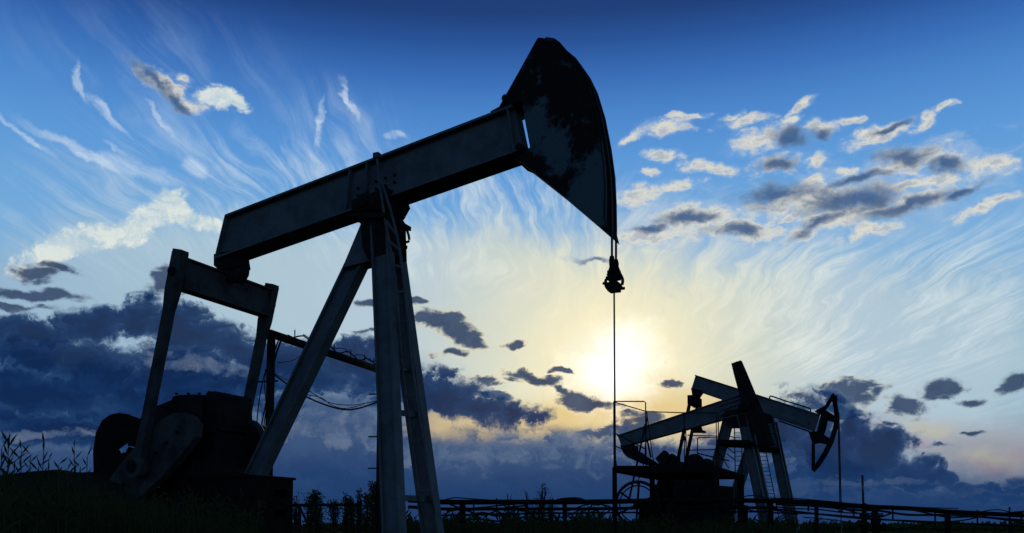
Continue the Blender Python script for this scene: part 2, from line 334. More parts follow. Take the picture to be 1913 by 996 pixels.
# ------------------------------------------------------------------ mesh helpers
ORG = {}
class MB:
    def __init__(s): s.b = bmesh.new()
    def poly(s, pts, smooth=False):
        f = s.b.faces.new([s.b.verts.new(p) for p in pts]); f.smooth = smooth; return f
    def loft(s, rings, caps=True, smooth=False, closed=True):
        vs = [[s.b.verts.new(p) for p in r] for r in rings]
        n = len(vs[0])
        for a, c in zip(vs, vs[1:]):
            for i in range(n if closed else n-1):
                f = s.b.faces.new((a[i], a[(i+1) % n], c[(i+1) % n], c[i])); f.smooth = smooth
        if caps:
            s.b.faces.new(vs[0][::-1]); s.b.faces.new(vs[-1])
        return s
    def prism(s, fr, out, t0, t1):                    # outline of (l, z) points, pushed from t0 to t1 across the frame
        return s.loft([[fr.P(l, t, z) for l, z in out] for t in (t0, t1)])
    def bar(s, p0, p1, wu, wv, u=None, w1=None):      # box section, wu along u, wv across; w1 scales the far end
        p0, p1 = Vector(p0), Vector(p1); d = (p1-p0).normalized()
        u = Vector(u) if u is not None else (Vector((0, 0, 1)) if abs(d.z) < .9 else Vector((1, 0, 0)))
        u = (u-d*u.dot(d)).normalized(); v = d.cross(u)
        k = 1 if w1 is None else w1
        r = lambda p, k: [p+u*(a*wu*k/2)+v*(c*wv*k/2) for a, c in ((-1, -1), (1, -1), (1, 1), (-1, 1))]
        return s.loft([r(p0, 1), r(p1, k)])
    def channel(s, p0, p1, w, d, u, th=.02):          # rolled I-section: two flanges and a web; u = across the flanges
        p0, p1 = Vector(p0), Vector(p1); ax = (p1-p0).normalized(); u = Vector(u); u = (u-ax*u.dot(ax)).normalized(); v = ax.cross(u)
        s.bar(p0+v*(d/2-th/2), p1+v*(d/2-th/2), w, th, u); s.bar(p0-v*(d/2-th/2), p1-v*(d/2-th/2), w, th, u)
        return s.bar(p0, p1, th, d-2*th, u)
    def tube(s, pts, r, n=8, smooth=True):
        pts = [Vector(p) for p in pts]; rings = []
        for i, p in enumerate(pts):
            d = (pts[min(i+1, len(pts)-1)]-pts[max(i-1, 0)]).normalized()
            u = (Vector((0, 0, 1)) if abs(d.z) < .9 else Vector((1, 0, 0)))
            u = (u-d*u.dot(d)).normalized(); v = d.cross(u)
            rr = r[i] if isinstance(r, (list, tuple)) else r
            rings.append([p+(u*cos(2*pi*k/n)+v*sin(2*pi*k/n))*rr for k in range(n)])
        return s.loft(rings, True, smooth)
    def cyl(s, p0, p1, r, n=20): return s.tube([p0, p1], r, n)
    def ring(s, c, ax, R, r, n=28, k=8):              # torus
        c, ax = Vector(c), Vector(ax).normalized(); u = ax.orthogonal().normalized(); v = ax.cross(u); rings = []
        for i in range(n+1):
            a = 2*pi*i/n; d = u*cos(a)+v*sin(a)
            rings.append([c+d*R+(d*cos(2*pi*j/k)+ax*sin(2*pi*j/k))*r for j in range(k)])
        return s.loft(rings, False, True)
    def build(s, name, mat, parent=None, origin=None):
        me = bpy.data.meshes.new(name)
        bmesh.ops.recalc_face_normals(s.b, faces=s.b.faces[:])
        s.b.verts.ensure_lookup_table()
        if origin is None:
            lo = Vector([min(v.co[i] for v in s.b.verts) for i in range(3)]); hi = Vector([max(v.co[i] for v in s.b.verts) for i in range(3)])
            origin = (lo+hi)/2
            if parent is None: origin.z = lo.z
        for v in s.b.verts: v.co -= origin
        s.b.to_mesh(me); s.b.free()
        me.materials.append(M[mat] if isinstance(mat, str) else mat)
        o = bpy.data.objects.new(name, me); SC.collection.objects.link(o)
        ORG[o] = Vector(origin)
        o.location = origin
        if parent is not None:
            o.parent = parent; o.location = Vector(origin)-ORG[parent]
        return o
def tag(o, label, cat, group=None, kind=None):
    if label: o['label'] = label
    if cat: o['category'] = cat
    if group: o['group'] = group
    if kind: o['kind'] = kind
    return o
def thing(name, loc, label, cat, group=None):
    o = bpy.data.objects.new(name, None); SC.collection.objects.link(o)
    o.location = loc; o.empty_display_size = .3; ORG[o] = Vector(loc)
    return tag(o, label, cat, group)
class Frame:                                          # axes of one pumping unit: l along the beam to the head, t away from us, z up
    def __init__(s, px, py, depth, yaw):
        o = at(px, py, depth); s.O = Vector((o.x, o.y, 0)); a = radians(yaw)
        s.L, s.T = Vector((cos(a), -sin(a), 0)), Vector((sin(a), cos(a), 0))
    def P(s, l, t, z): return s.O+s.L*l+s.T*t+Vector((0, 0, z))
    def pw(s, px, py, t=0.0):                         # world point seen at a pixel on the plane t
        e = Vector((0, 0, EYE)); d = ray(px, py)
        return e+d*((t-(e-s.O).dot(s.T))/d.dot(s.T))
    def lz(s, px, py, t=0.0):
        p = s.pw(px, py, t); return ((p-s.O).dot(s.L), p.z)
    def out(s, pts, t): return [s.lz(x, y, t) for x, y in pts]
def down(a, b, z=0.0):                                # carry the line a-b on to height z
    return a+(b-a)*((a.z-z)/(a.z-b.z))
def sag(a, b, s, n=14, j=0.0):
    a, b = Vector(a), Vector(b)
    return [a.lerp(b, i/n)+Vector((random.uniform(-j, j), random.uniform(-j, j), -4*s*(i/n)*(1-i/n)+random.uniform(-j, j))) for i in range(n+1)]
def smooth_path(pts, n=6):                            # Catmull-Rom through the points
    p = [Vector(q) for q in pts]; p = [p[0]*2-p[1]]+p+[p[-1]*2-p[-2]]; out = []
    for i in range(1, len(p)-2):
        for k in range(n):
            u = k/n; a, b, c, d = p[i-1:i+3]
            out.append(.5*((2*b)+(c-a)*u+(2*a-5*b+4*c-d)*u*u+(3*b-a-3*c+d)*u**3))
    return out+[p[-2]]
# ------------------------------------------------------------------ ground
def ground():
    g = MB(); n = 72; rs = [0, 4, 8, 14, 24, 40, 70, 120, 220, 450, 900, 2000, 5000]
    rings = [[Vector((r*cos(2*pi*k/n), r*sin(2*pi*k/n), (random.uniform(-.05, .05) if 2 < r < 200 else 0) - (0 if r < 2000 else (r-900)*.0002))) for k in range(n)] for r in rs[1:]]
    g.loft(rings, False, True); g.poly(rings[0])
    tag(g.build('ground', 'soil', None, Vector((0, 0, 0))), 'dark weedy soil ground stretching to the horizon', 'ground', kind='structure')
ground()

# ------------------------------------------------------------------ near pumping unit
A = Frame(708, 385, 14.0, 25.0)
near = thing('pumpjack', A.O, 'huge near pumpjack, its solid fan-shaped head raised high in the centre', 'pumpjack', 'pumpjacks of the oil field')
HW = .23                                              # half width of beam and head
def build_near():
    T, L = A.T, A.L
    # walking beam: web, flanges, slanted tail plate, stiffeners
    tl, tr = A.lz(422, 400, -HW), A.lz(956, 195, -HW)
    bl, br = A.lz(402, 483, -HW), A.lz(972, 280, -HW)
    lerp = lambda p, q, u: (p[0]+(q[0]-p[0])*u, p[1]+(q[1]-p[1])*u)
    b = MB()
    b.prism(A, [tl, tr, (tr[0], tr[1]-.035), (tl[0]-.01, tl[1]-.035)], -HW, HW)
    b.prism(A, [bl, br, (br[0], br[1]+.035), (bl[0]+.01, bl[1]+.035)], -HW, HW)
    b.prism(A, [(tl[0], tl[1]-.036), (tr[0], tr[1]-.036), (br[0], br[1]+.036), (bl[0], bl[1]+.036)], -HW*.55, HW*.55)
    beam = b.build('walking_beam', 'paint', near)
    e = MB()
    e.prism(A, [(tl[0]-.03, tl[1]-.002), (tl[0]-.004, tl[1]-.002), (bl[0]-.004, bl[1]+.002), (bl[0]-.03, bl[1]+.002)], -HW+.004, HW-.004)
    e.build('end_plate', 'paint', beam)
    for u in (.47, .53, .985):
        p, q = lerp(tl, tr, u), lerp(bl, br, u-.004)
        s = MB(); s.prism(A, [(p[0]-.012, p[1]-.037), (p[0]+.012, p[1]-.037), (q[0]+.012, q[1]+.037), (q[0]-.012, q[1]+.037)], -HW+.01, -HW*.55-.002)
        s.build('stiffener', 'paint', beam)
    lug = MB(); q = A.lz(926, 204, -HW)
    lug.prism(A, [(q[0]-.14, q[1]-.02), (q[0]+.12, q[1]+.08), (q[0]+.12, q[1]+.12), (q[0]-.14, q[1]+.045)], -.12, .12); lug.build('lug', 'dark', beam)

    # head: two side plates, curved front, back plate
    o_left = A.out([(933, 198), (968, 136), (1003, 73), (1006, 70), (1018, 71.5), (1020, 69)], -HW)
    arc = A.out([(1036, 71.5), (1046, 79), (1066, 102), (1085, 129)], -HW)+A.out([(1119, 184), (1133, 230), (1143, 281), (1150, 332), (1152.5, 385), (1151, 432)], HW)
    o_bot = A.out([(1138, 440), (1100, 407), (1040, 356), (973, 303), (961, 298)], -HW)
    o_back = A.out([(990, 275), (977, 206), (974, 188), (944, 199)], -HW)
    outline = o_left+arc+o_bot+o_back
    h = MB()
    h.prism(A, outline, -HW, -HW+.03); h.prism(A, outline, HW-.03, HW)
    head = h.build('horsehead', 'head', near)
    cx = sum(p[0] for p in outline)/len(outline); cz = sum(p[1] for p in outline)/len(outline)
    sp_ = lambda x, y: A.pw(x, y, -HW)-ORG[head]
    head_patches(M['head'], [(sp_(1002, 238), (.42, .5, .55)), (sp_(1085, 395), (.55, .6, .55)), (sp_(1110, 345), (.42, .5, .75)), (sp_(1045, 285), (.32, .4, .45))])
    f = MB()
    shrink = lambda p, k=.012: (p[0]+(cx-p[0])*k, p[1]+(cz-p[1])*k)
    front = [o_left[-1]]+arc+[o_bot[0]]
    f.loft([[A.P(*(lambda q: (q[0], t, q[1]))(shrink(p, k))) for t, k in ((-HW+.031, .004), (HW-.031, .004), (HW-.031, .03), (-HW+.031, .03))] for p in front])
    f.build('arc_plate', 'dark', head)
    bk = MB()
    back = [o_bot[0]]+o_bot[1:]+[o_back[0], o_back[1], o_back[2], o_back[3]]+o_left
    bk.loft([[A.P(*(lambda q: (q[0], t, q[1]))(shrink(p, k))) for t, k in ((-HW+.031, .004), (HW-.031, .004), (HW-.031, .022), (-HW+.031, .022))] for p in back])
    bk.build('back_plate', 'dark', head)
    r = MB()                                          # raised rim following the arc on the near face
    r.loft([[A.P(*(lambda q: (q[0], t, q[1]))(shrink(p, k))) for t, k in ((-HW-.02, .02), (-HW-.002, .02), (-HW-.002, .034), (-HW-.02, .034))] for p in front[1:]])
    r.build('rim', 'dark', head)
    for x, y in ((958, 198), (984, 288)):
        hinge = MB(); p = A.pw(x, y, 0); hinge.cyl(p-T*(HW+.05), p+T*(HW+.05), .055, 14); hinge.build('hinge_pin', 'dark', head)

    # ropes over the head, carrier, polished rod
    rl = A.lz(1147, 500, 0)[0]
    for t in (-.09, .09):
        pts = [A.P(l+(.018 if i > 1 else -.03), t, z) for i, (l, z) in enumerate(arc[:8])]+[A.P(max(rl, arc[8][0]+.02), t, arc[8][1]), A.P(rl+.004, t, arc[8][1]-.35), A.P(rl, t, A.lz(1146, 490, t)[1])]
        w = MB(); w.tube(pts, .017, 7); w.build('bridle_rope', 'rope', near)
    zc = lambda y: A.lz(1146, y, 0)[1]
    c = MB()
    for t in (-.09, .09): c.tube([A.P(rl, t, zc(482)), A.P(rl, t, zc(490)), A.P(rl, t*.8, zc(512))], [.03, .042, .04], 10)
    c.bar(A.P(rl, 0, zc(506)), A.P(rl, 0, zc(524)), .10, .17, T)
    c.bar(A.P(rl, 0, zc(529)), A.P(rl, 0, zc(545)), .17, .15, T)
    for sx in (-1, 1):
        c.tube(smooth_path([A.P(rl+sx*.05, 0, zc(500)), A.P(rl+sx*.085, 0, zc(512)), A.P(rl+sx*.125, 0, zc(524)), A.P(rl+sx*.115, 0, zc(534)), A.P(rl+sx*.06, 0, zc(543))]), .022, 8)
    c.tube([A.P(rl-.165, 0, zc(527)), A.P(rl-.09, 0, zc(529))], .02, 8); c.tube([A.P(rl+.06, 0, zc(541)), A.P(rl+.155, 0, zc(541))], .022, 8)
    c.build('rope_carrier', 'dark', near)
    rd = MB(); rd.tube([A.P(rl, 0, zc(500)), A.P(rl, 0, zc(865))], .0125, 10); rd.build('polished_rod', 'rod', near)
    st = MB(); st.tube([A.P(rl, 0, zc(862)), A.P(rl, 0, zc(875)), A.P(rl, 0, zc(880)), A.P(rl, 0, .5)], [.02, .03, .024, .028], 12)
    st.tube([A.P(rl, 0, .52), A.P(rl, 0, .35), A.P(rl, 0, .34), A.P(rl, 0, 0)], [.09, .09, .13, .13], 14)
    st.build('stuffing_box', 'rust', near)

    # centre bearing and tower head
    s = MB(); pc = A.pw(708, 391, 0)
    s.cyl(pc-T*.42, pc+T*.42, .125, 20)
    s.cyl(pc-T*.47, pc-T*.44, .09, 16); s.cyl(pc+T*.44, pc+T*.47, .09, 16)
    q = A.out([(676, 386), (742, 362), (748, 378), (736, 400), (690, 408), (678, 402)], 0)
    s.prism(A, q, -.30, .30); s.build('saddle_bearing', 'dark', near)
    k = MB(); k.prism(A, A.out([(672, 411), (746, 411), (746, 419), (676, 419)], 0), -.36, .36)
    k.prism(A, A.out([(690, 419), (742, 419), (744, 480), (704, 492), (694, 470)], 0), -.26, .26)
    k.build('tower_head', 'dark', near)

    # three legs
    top = A.pw(700, 425, 0); foot = A.pw(480, 884, 0)
    foot = down(top, foot, A.pw(472, 889, -.52).z+.01)
    lg = MB(); lg.channel(top, foot, .22, .31, T, .035); lg.bar(top.lerp(foot, .0), top.lerp(foot, 1), .10, .255, T)
    gl = A.out([(674, 419), (706, 419), (698, 486), (688, 488), (640, 500)], -.155)
    lg.prism(A, gl, -.16, .16); lg.bar(foot-L*.24, foot+L*.22, .42, .07, T); lg.build('leg', 'paint', near)
    for t0, t1, a, b_ in ((-.16, -.58, (713, 420), (735, 960)), (.18, .60, (729, 420), (802, 950))):
        pa, pb = A.pw(*a, t0), A.pw(*b_, t1); pe = down(pa, pb)
        g = MB(); g.channel(pa, pe, .20, .31, T, .03); g.bar(pa, pe, .08, .25, T); g.build('leg', 'paint', near)
    for y0, y1 in ((687, 687), (770, 770), (930, 928)):
        a = A.pw(716+(y0-420)*.04, y0, -.16-(y0-420)*.00078); c_ = A.pw(729+(y1-420)*.1377, y1+4, .18+(y1-420)*.0008)
        br_ = MB(); br_.bar(a, c_, .05 if y0 < 700 else .09, .06); br_.build('cross_brace', 'paint', near)
    # ladder up the tower
    ld = MB()
    ra = smooth_path([A.pw(704, 291, -.32), A.pw(716, 390, -.32), A.pw(738, 520, -.30), A.pw(753, 700, -.12), A.pw(788, 960, .20)])
    rb = smooth_path([A.pw(713, 338, -.32), A.pw(738, 425, -.32), A.pw(754, 520, -.30), A.pw(772, 700, -.12), A.pw(812, 960, .20)])
    for r_ in (ra, rb): ld.tube(r_, .022, 6)
    for i in range(7, len(ra), 1):
        if i % 2 == 1: ld.bar(ra[i], rb[i], .035, .03)
    ld.bar(ra[0]-L*.05, ra[0]+L*.05, .08, .08); ld.build('ladder', 'paint', near)
    hk = MB(); hk.tube(smooth_path([A.pw(738, 403, -.1), A.pw(752, 414, -.1), A.pw(761, 432, -.1), A.pw(764, 450, -.1), A.pw(753, 456, -.1), A.pw(754, 480, -.1)]), .02, 8)
    hk.bar(A.pw(751, 462, -.1), A.pw(760, 462, -.1), .05, .04); hk.bar(A.pw(751, 468, -.1), A.pw(758, 468, -.1), .03, .04)
    hk.build('grease_pipe', 'dark', near)

    # tail bearing, equaliser, pitmans
    tb = MB(); eq = A.lz(424, 541, 0)
    tb.prism(A, A.out([(410, 479), (453, 470), (458, 500), (452, 503), (418, 507), (410, 500)], 0), -.14, .14)
    tb.prism(A, A.out([(414, 503), (459, 495), (457, 512), (448, 528), (416, 524)], 0), -.11, .11)
    p = A.pw(438, 500, 0); tb.cyl(p-L*.22, p+L*.24, .045, 12); tb.build('tail_bearing', 'dark', near)
    TE = 1.02
    q = MB(); q.channel(A.P(eq[0], -TE, eq[1]), A.P(eq[0], TE, eq[1]), .22, .53, L, .03)
    q.bar(A.P(eq[0], -TE, eq[1]), A.P(eq[0], TE, eq[1]), .12, .47, L); q.build('equalizer', 'crank', near)
    pin = A.lz(258, 872, -1.12)
    for sg in (-1, 1):
        t = sg*1.12
        ptop = A.P(eq[0]+.03, t, eq[1]+.28) if sg < 0 else A.P(eq[0]+.03, t, eq[1]+.28)
        pbot = A.P(pin[0], t, pin[1])
        g = MB(); d = (pbot-ptop).normalized()
        g.bar(ptop+d*.55, pbot-d*.1, .13, .155, T)
        g.bar(ptop-d*.05, ptop+d*.60, .16, .215, T); g.bar(ptop-d*.09, ptop-d*.05, .17, .19, T)
        g.bar(ptop+d*.60, ptop+d*.95, .16, .215, T, .74)
        g.cyl(pbot-T*.13, pbot+T*.13, .19, 24)
        pm = g.build('pitman', 'crank', near)
        bx = MB(); bx.cyl(pbot-T*.17, pbot+T*.16, .10, 18); bx.build('pin_bearing', 'dark', pm)
        bx = MB(); bx.cyl(ptop+d*.28-T*.13, ptop+d*.28+T*.13, .07, 14); bx.build('pin_bearing', 'dark', pm)

    # cranks with counterweights on both sides
    cr = A.out([(178, 935), (196, 962), (226, 960), (300, 893), (340, 848), (364, 815), (366, 792), (356, 777), (338, 770), (322, 772), (300, 785), (262, 822), (215, 880)], -1.0)
    cw = A.out([(205, 960), (178, 930), (166, 885), (165, 842), (170, 808), (182, 784), (198, 773), (214, 770), (240, 777), (262, 786), (276, 812),
                (262, 836), (231, 833), (229, 823), (209, 838), (215, 850), (221, 844), (225, 846), (231, 834), (258, 842), (236, 905)], -.92)
    for s0 in (-1, 1):
        c2 = MB(); c2.prism(A, cr, s0*1.0, s0*.84); ck = c2.build('crank', 'crank', near)
        w2 = MB(); w2.prism(A, cw, s0*.825, s0*.765); w2.prism(A, A.out([(178, 930), (166, 885), (165, 842), (170, 808), (182, 784), (198, 773), (214, 770), (212, 786), (195, 800), (187, 835), (190, 900)], -.92), s0*.763, s0*.58); w2.build('counterweight', 'rust', ck)

    # gear reducer: its left edge is the near one, its right edge the far one
    mixed = lambda pts: [A.lz(x, y, -.5+.9*min(max((x-384)/86.0, 0), 1)) for x, y in pts]
    g = MB()
    g.prism(A, A.out([(318, 752), (323, 741), (333, 738), (366, 737), (376, 741), (379, 752), (379, 870), (318, 870)], -.5), -.5, .38)
    g.prism(A, mixed([(384, 741), (390, 737), (414, 735), (446, 741), (470, 744), (472, 803), (384, 803)]), -.5, .40)
    g.prism(A, mixed([(360, 804), (477, 805), (478, 812), (360, 813)]), -.55, .44)
    g.prism(A, A.out([(300, 830), (330, 800)], -.5)+mixed([(470, 813), (470, 900), (470, 990)])+A.out([(300, 996)], -.5), -.49, .39)
    rg = g.build('gear_reducer', 'dark', near)
    for x, y, r_, t in ((290, 812, .48, -.45), (474, 822, .20, .25), (330, 870, .35, -.52)):
        p = A.pw(x, y, t); w = MB(); w.cyl(p, p+T*.3, r_, 28); w.cyl(p-T*.03, p-T*.001, r_*.4, 20); w.build('drum', 'dark', rg)
    lid = MB()
    for x in (330, 352, 372): p = A.pw(x, 737, -.2); lid.cyl(p, p+Vector((0, 0, .03)), .03, 8)
    lid.prism(A, A.out([(335, 738), (346, 734), (366, 735), (372, 738)], -.5), -.3, .2); lid.build('cover', 'dark', rg)

    for i in range(7):                                # ribs, bolts and pipes of the gear case
        x = 387+i*3.4; r_ = MB(); r_.bar(A.pw(x, 748, -.535), A.pw(x+.5, 800, -.535), .05, .02, T); r_.build('rib', 'dark', rg)
    for i in range(8):
        x = 352+i*8; p = A.pw(x, 806, -.6); w = MB(); w.cyl(p, p+T*.05, .026, 8); w.build('bolt', 'dark', rg)
    for i in range(5):
        x = 396+i*11; p = A.pw(x, 738+(i-1.5)**2*.9, -.1); w = MB(); w.cyl(p-Vector((0, 0, .03)), p+Vector((0, 0, .035)), .028, 8); w.build('bolt', 'dark', rg)
    w = MB(); w.prism(A, A.out([(262, 800), (266, 778), (280, 762), (300, 756), (318, 748), (318, 770), (300, 790), (284, 815)], -.35), -.35, -.05); w.build('belt_guard', 'dark', rg)
    w = MB(); w.tube(smooth_path([A.pw(466, 790, .3), A.pw(481, 796, .3), A.pw(491, 818, .3), A.pw(487, 846, .3), A.pw(472, 862, .3)]), .06, 8); w.build('hose', 'crank', rg)
    for i in range(6):
        w = MB(); p = A.pw(232+i*20, 905-i*19.5, -1.0); w.cyl(p-T*.03, p+T*.01, .03, 8); w.build('bolt', 'dark', near)
    for sgn in (0, 1):                                # bolts along the saddle plate of the beam
        for i in range(5):
            w = MB(); p = A.pw(670+i*17, 352-i*6.2+sgn*14, -HW*.55); w.cyl(p-T*.03, p+T*.005, .022, 8); w.build('bolt', 'dark', beam)
    # base: pedestal under the rear leg, skid beams down to the soil
    f0 = A.pw(472, 889, -.52); lf = (f0-A.O).dot(L); zt = f0.z-.02
    bs = MB(); bs.prism(A, [(lf-1.5, .37), (lf-.2, .37), (lf-.2, zt), (lf-1.5, zt)], -.50, .50)
    bs.prism(A, [(lf-1.55, zt+.001), (lf+.03, zt+.001), (lf+.03, zt+.04), (lf-1.55, zt+.04)], -.54, .54)
    zrow = [zt-.004, zt-.17, zt-.30, zt-.52, zt-.64, .37]
    for i in range(5):                                # end plate with two slots in it
        cols = ((-.50, .50),) if i in (0, 2, 4) else ((-.50, .02), (.33, .50))
        for ta, tb_ in cols:
            bs.prism(A, [(lf-.03, zrow[i+1]), (lf, zrow[i+1]), (lf, zrow[i]), (lf-.03, zrow[i])], ta, tb_)
    for ta in (-.50, .48): bs.prism(A, [(lf-.199, .37), (lf-.031, .37), (lf-.031, zt-.004), (lf-.199, zt-.004)], ta, ta+.02)
    bs.build('pedestal', 'rust', near)
    sk = MB(); l0, l1 = A.lz(150, 960, 0)[0], A.lz(860, 960, 0)[0]
    for t in (-.75, .75): sk.channel(A.P(l0, t, .2), A.P(l1, t, .2), .2, .36, T, .03)
    for i in range(5): sk.bar(A.P(l0+(l1-l0)*i/4, -.8, .2), A.P(l0+(l1-l0)*i/4, .8, .2), .2, .16)
    sk.build('skid', 'rust', near)
build_near()
# ------------------------------------------------------------------ pumping unit with its head turned aside (mid distance)
B = Frame(1385, 757, 31.0, 24.0)
mid = thing('pumpjack', B.O, 'middle pumpjack sloping down to the left, its narrow curved head edge on', 'pumpjack', 'pumpjacks of the oil field')
def i_beam(fr, parent, tl, tr, bl, br, hw, th=.04):
    tl, tr, bl, br = (fr.lz(*p, -hw) for p in (tl, tr, bl, br))
    b = MB()
    b.prism(fr, [tl, tr, (tr[0], tr[1]-th), (tl[0], tl[1]-th)], -hw, hw)
    b.prism(fr, [bl, br, (br[0], br[1]+th), (bl[0], bl[1]+th)], -hw, hw)
    b.prism(fr, [(tl[0]+.01, tl[1]-th), (tr[0]-.01, tr[1]-th), (br[0]-.01, br[1]+th), (bl[0]+.01, bl[1]+th)], -hw*.6, hw*.6)
    return b.build('walking_beam', 'paint', parent)
def build_mid():
    T, L = B.T, B.L
    bm_ = i_beam(B, mid, (1152.5, 813), (1392, 733), (1159, 835), (1392, 772), .2)
    for i in range(3):                                # plates bolted along the web near the head
        s = MB(); a, c = B.lz(1340+i*4, 763-3+i*8-3, -.2), B.lz(1384, 748-3+i*8-3, -.2)
        s.prism(B, [(a[0], a[1]), (c[0], c[1]), (c[0], c[1]-.06), (a[0], a[1]-.06)], -.19, -.125); s.build('web_plate', 'paint', bm_)
    hd = MB()
    left = [(1366, 679), (1371, 700), (1378, 726), (1387, 755), (1398, 785), (1410, 812), (1420, 834)]
    right = [(1384, 673), (1393, 694), (1403, 718), (1412, 740), (1423, 765), (1434, 795), (1446, 832)]
    lo, ro = B.out(left, -.3), B.out(right, -.3)
    hd.loft([[B.P(a[0], -.30, a[1]), B.P(c[0], -.30, c[1]), B.P(c[0], -.02, c[1]), B.P(a[0], -.02, a[1])] for a, c in zip(lo, ro)])
    h = hd.build('horsehead', 'dark', mid)
    f = MB(); mid_ = [((a[0]*.45+c[0]*.55), (a[1]*.45+c[1]*.55)) for a, c in zip(lo, ro)]
    f.loft([[B.P(q[0]+d, t, q[1]) for d, t in ((-.02, -.34), (.02, -.34), (.02, -.302), (-.02, -.302))] for q in mid_]); f.build('rim', 'dark', h)
    br_ = MB(); br_.bar(B.pw(1388, 752, -.1), B.pw(1405, 757, -.15), .5, .22, T); br_.build('hinge_block', 'dark', mid)
    # tower
    k = MB(); k.prism(B, B.out([(1358, 768), (1396, 764), (1398, 778), (1399, 798), (1362, 800), (1353, 776)], 0), -.2, .2)
    p = B.pw(1390, 763, 0); k.cyl(p-T*.4, p+T*.4, .13, 16); k.build('saddle_bearing', 'dark', mid)
    lg = MB(); a, c = B.pw(1363, 776, 0), B.pw(1338, 873, 0); e = down(a, c); lg.channel(a, e, .34, .34, T, .03); lg.bar(a, e, .1, .28, T); lg.build('leg', 'paint', mid)
    for t0, t1, a, c in ((-.12, -.42, (1386, 775), (1425, 960)), (.12, .45, (1396, 790), (1434, 960))):
        a, c = B.pw(*a, t0), B.pw(*c, t1); e = down(a, c)
        g = MB(); g.channel(a, e, .26, .32, T, .03); g.bar(a, e, .08, .26, T); g.build('leg', 'paint', mid)
    d = MB(); d.prism(B, B.out([(1337, 821), (1398, 822), (1398, 832), (1341, 830)], -.8), -.8, .5)
    d.bar(B.pw(1398, 826, -.8), B.pw(1414, 836, .3), .12, .1); d.build('tower_step', 'rust', mid)
    # tail: equaliser bar, pitmans, crank arm, weights
    t_ = MB(); t_.prism(B, B.out([(1164, 834), (1187, 832), (1187, 842), (1196, 845), (1206, 858), (1230, 868), (1205, 868), (1178, 856), (1170, 848)], 0), -.4, .4)
    t_.tube([B.pw(1190, 845, -.4), B.pw(1232, 871, -.4)], .06, 8); t_.tube([B.pw(1180, 850, -.3), B.pw(1222, 872, -.2)], .05, 8); t_.build('equalizer', 'dark', mid)
    for a, c, t in (((1206, 792), (1176, 930), -.7), ((1207, 812), (1216, 855), .6)):
        g = MB(); g.bar(B.pw(*a, t), B.pw(*c, t), .05, .06, T); g.build('pitman', 'dark', mid)
    bs = MB()
    for pts, t0, t1 in (([(1224, 856), (1240, 841), (1252, 853), (1236, 874)], -.5, -.1), ([(1245, 858), (1254, 847), (1266, 857), (1256, 874)], -.3, .2),
                        ([(1236, 876), (1236, 868), (1265, 861), (1290, 866), (1318, 868), (1322, 885), (1327, 912), (1338, 932), (1338, 1000), (1216, 1000), (1216, 930), (1226, 906)], -.5, .3)):
        bs.prism(B, B.out(pts, t0), t0, t1)
    rg = bs.build('gear_reducer', 'dark', mid)
    for x, y, r in ((1297, 867, .36), (1320, 870, .25), (1270, 925, .75), (1310, 905, .5)):
        w = MB(); p = B.pw(x, y, -.62); w.cyl(p, p+T*.10, r, 22); w.cyl(p-T*.05, p-T*.002, r*.3, 12); w.build('drum', 'dark', rg)
    wh = MB(); c = B.pw(1191, 942, -.9); wh.ring(c, T, .80, .055, 36); wh.ring(c, T, .66, .025, 36); wh.cyl(c-T*.08, c+T*.08, .13, 14)
    for i in range(3):
        dd = L*cos(i*pi/3+.45)+Vector((0, 0, 1))*sin(i*pi/3+.45); wh.bar(c-dd*.78, c+dd*.78, .075, .06, T)
    wh.build('belt_wheel', 'dark', mid)
    for pts, t in (([(1222, 905), (1258, 905), (1258, 990), (1222, 990)], -.62), ([(1245, 880), (1262, 872), (1275, 885), (1270, 905), (1246, 905)], -.66), ([(1262, 915), (1320, 895), (1326, 905), (1270, 930)], -.68), ([(1196, 935), (1222, 928), (1222, 990), (1190, 990)], -.2)):
        w = MB(); w.prism(B, B.out(pts, t), t, t+.15); w.build('housing', 'rust', rg)
    for x0, y0, x1, y1 in ((1226, 896, 1262, 893), (1215, 905, 1240, 960), (1290, 935, 1330, 900), (1300, 880, 1302, 960), (1240, 940, 1330, 942)):
        w = MB(); w.tube([B.pw(x0, y0, -.75), B.pw(x1, y1, -.75)], .035, 6); w.build('pipe', 'rust', rg)
    sk = MB()
    for t in (-.7, .7): sk.bar(B.P(-5, t, .2), B.P(1.6, t, .2), .3, .25)
    for l in (-4.8, -2, 1.4): sk.bar(B.P(l, -.8, .2), B.P(l, .8, .2), .2, .2)
    sk.build('skid', 'rust', mid)
    ld = MB(); a0, a1 = B.pw(1372, 800, .9), B.pw(1374, 905, .9); c0, c1 = B.pw(1386, 800, .9), B.pw(1386, 905, .9)
    ld.bar(a0, down(a0, a1), .03, .03); ld.bar(c0, down(c0, c1), .03, .03)
    n = 12
    for i in range(n): ld.bar(a0.lerp(a1, i/n), c0.lerp(c1, i/n), .022, .022)
    ld.build('ladder', 'dark', mid)
build_mid()

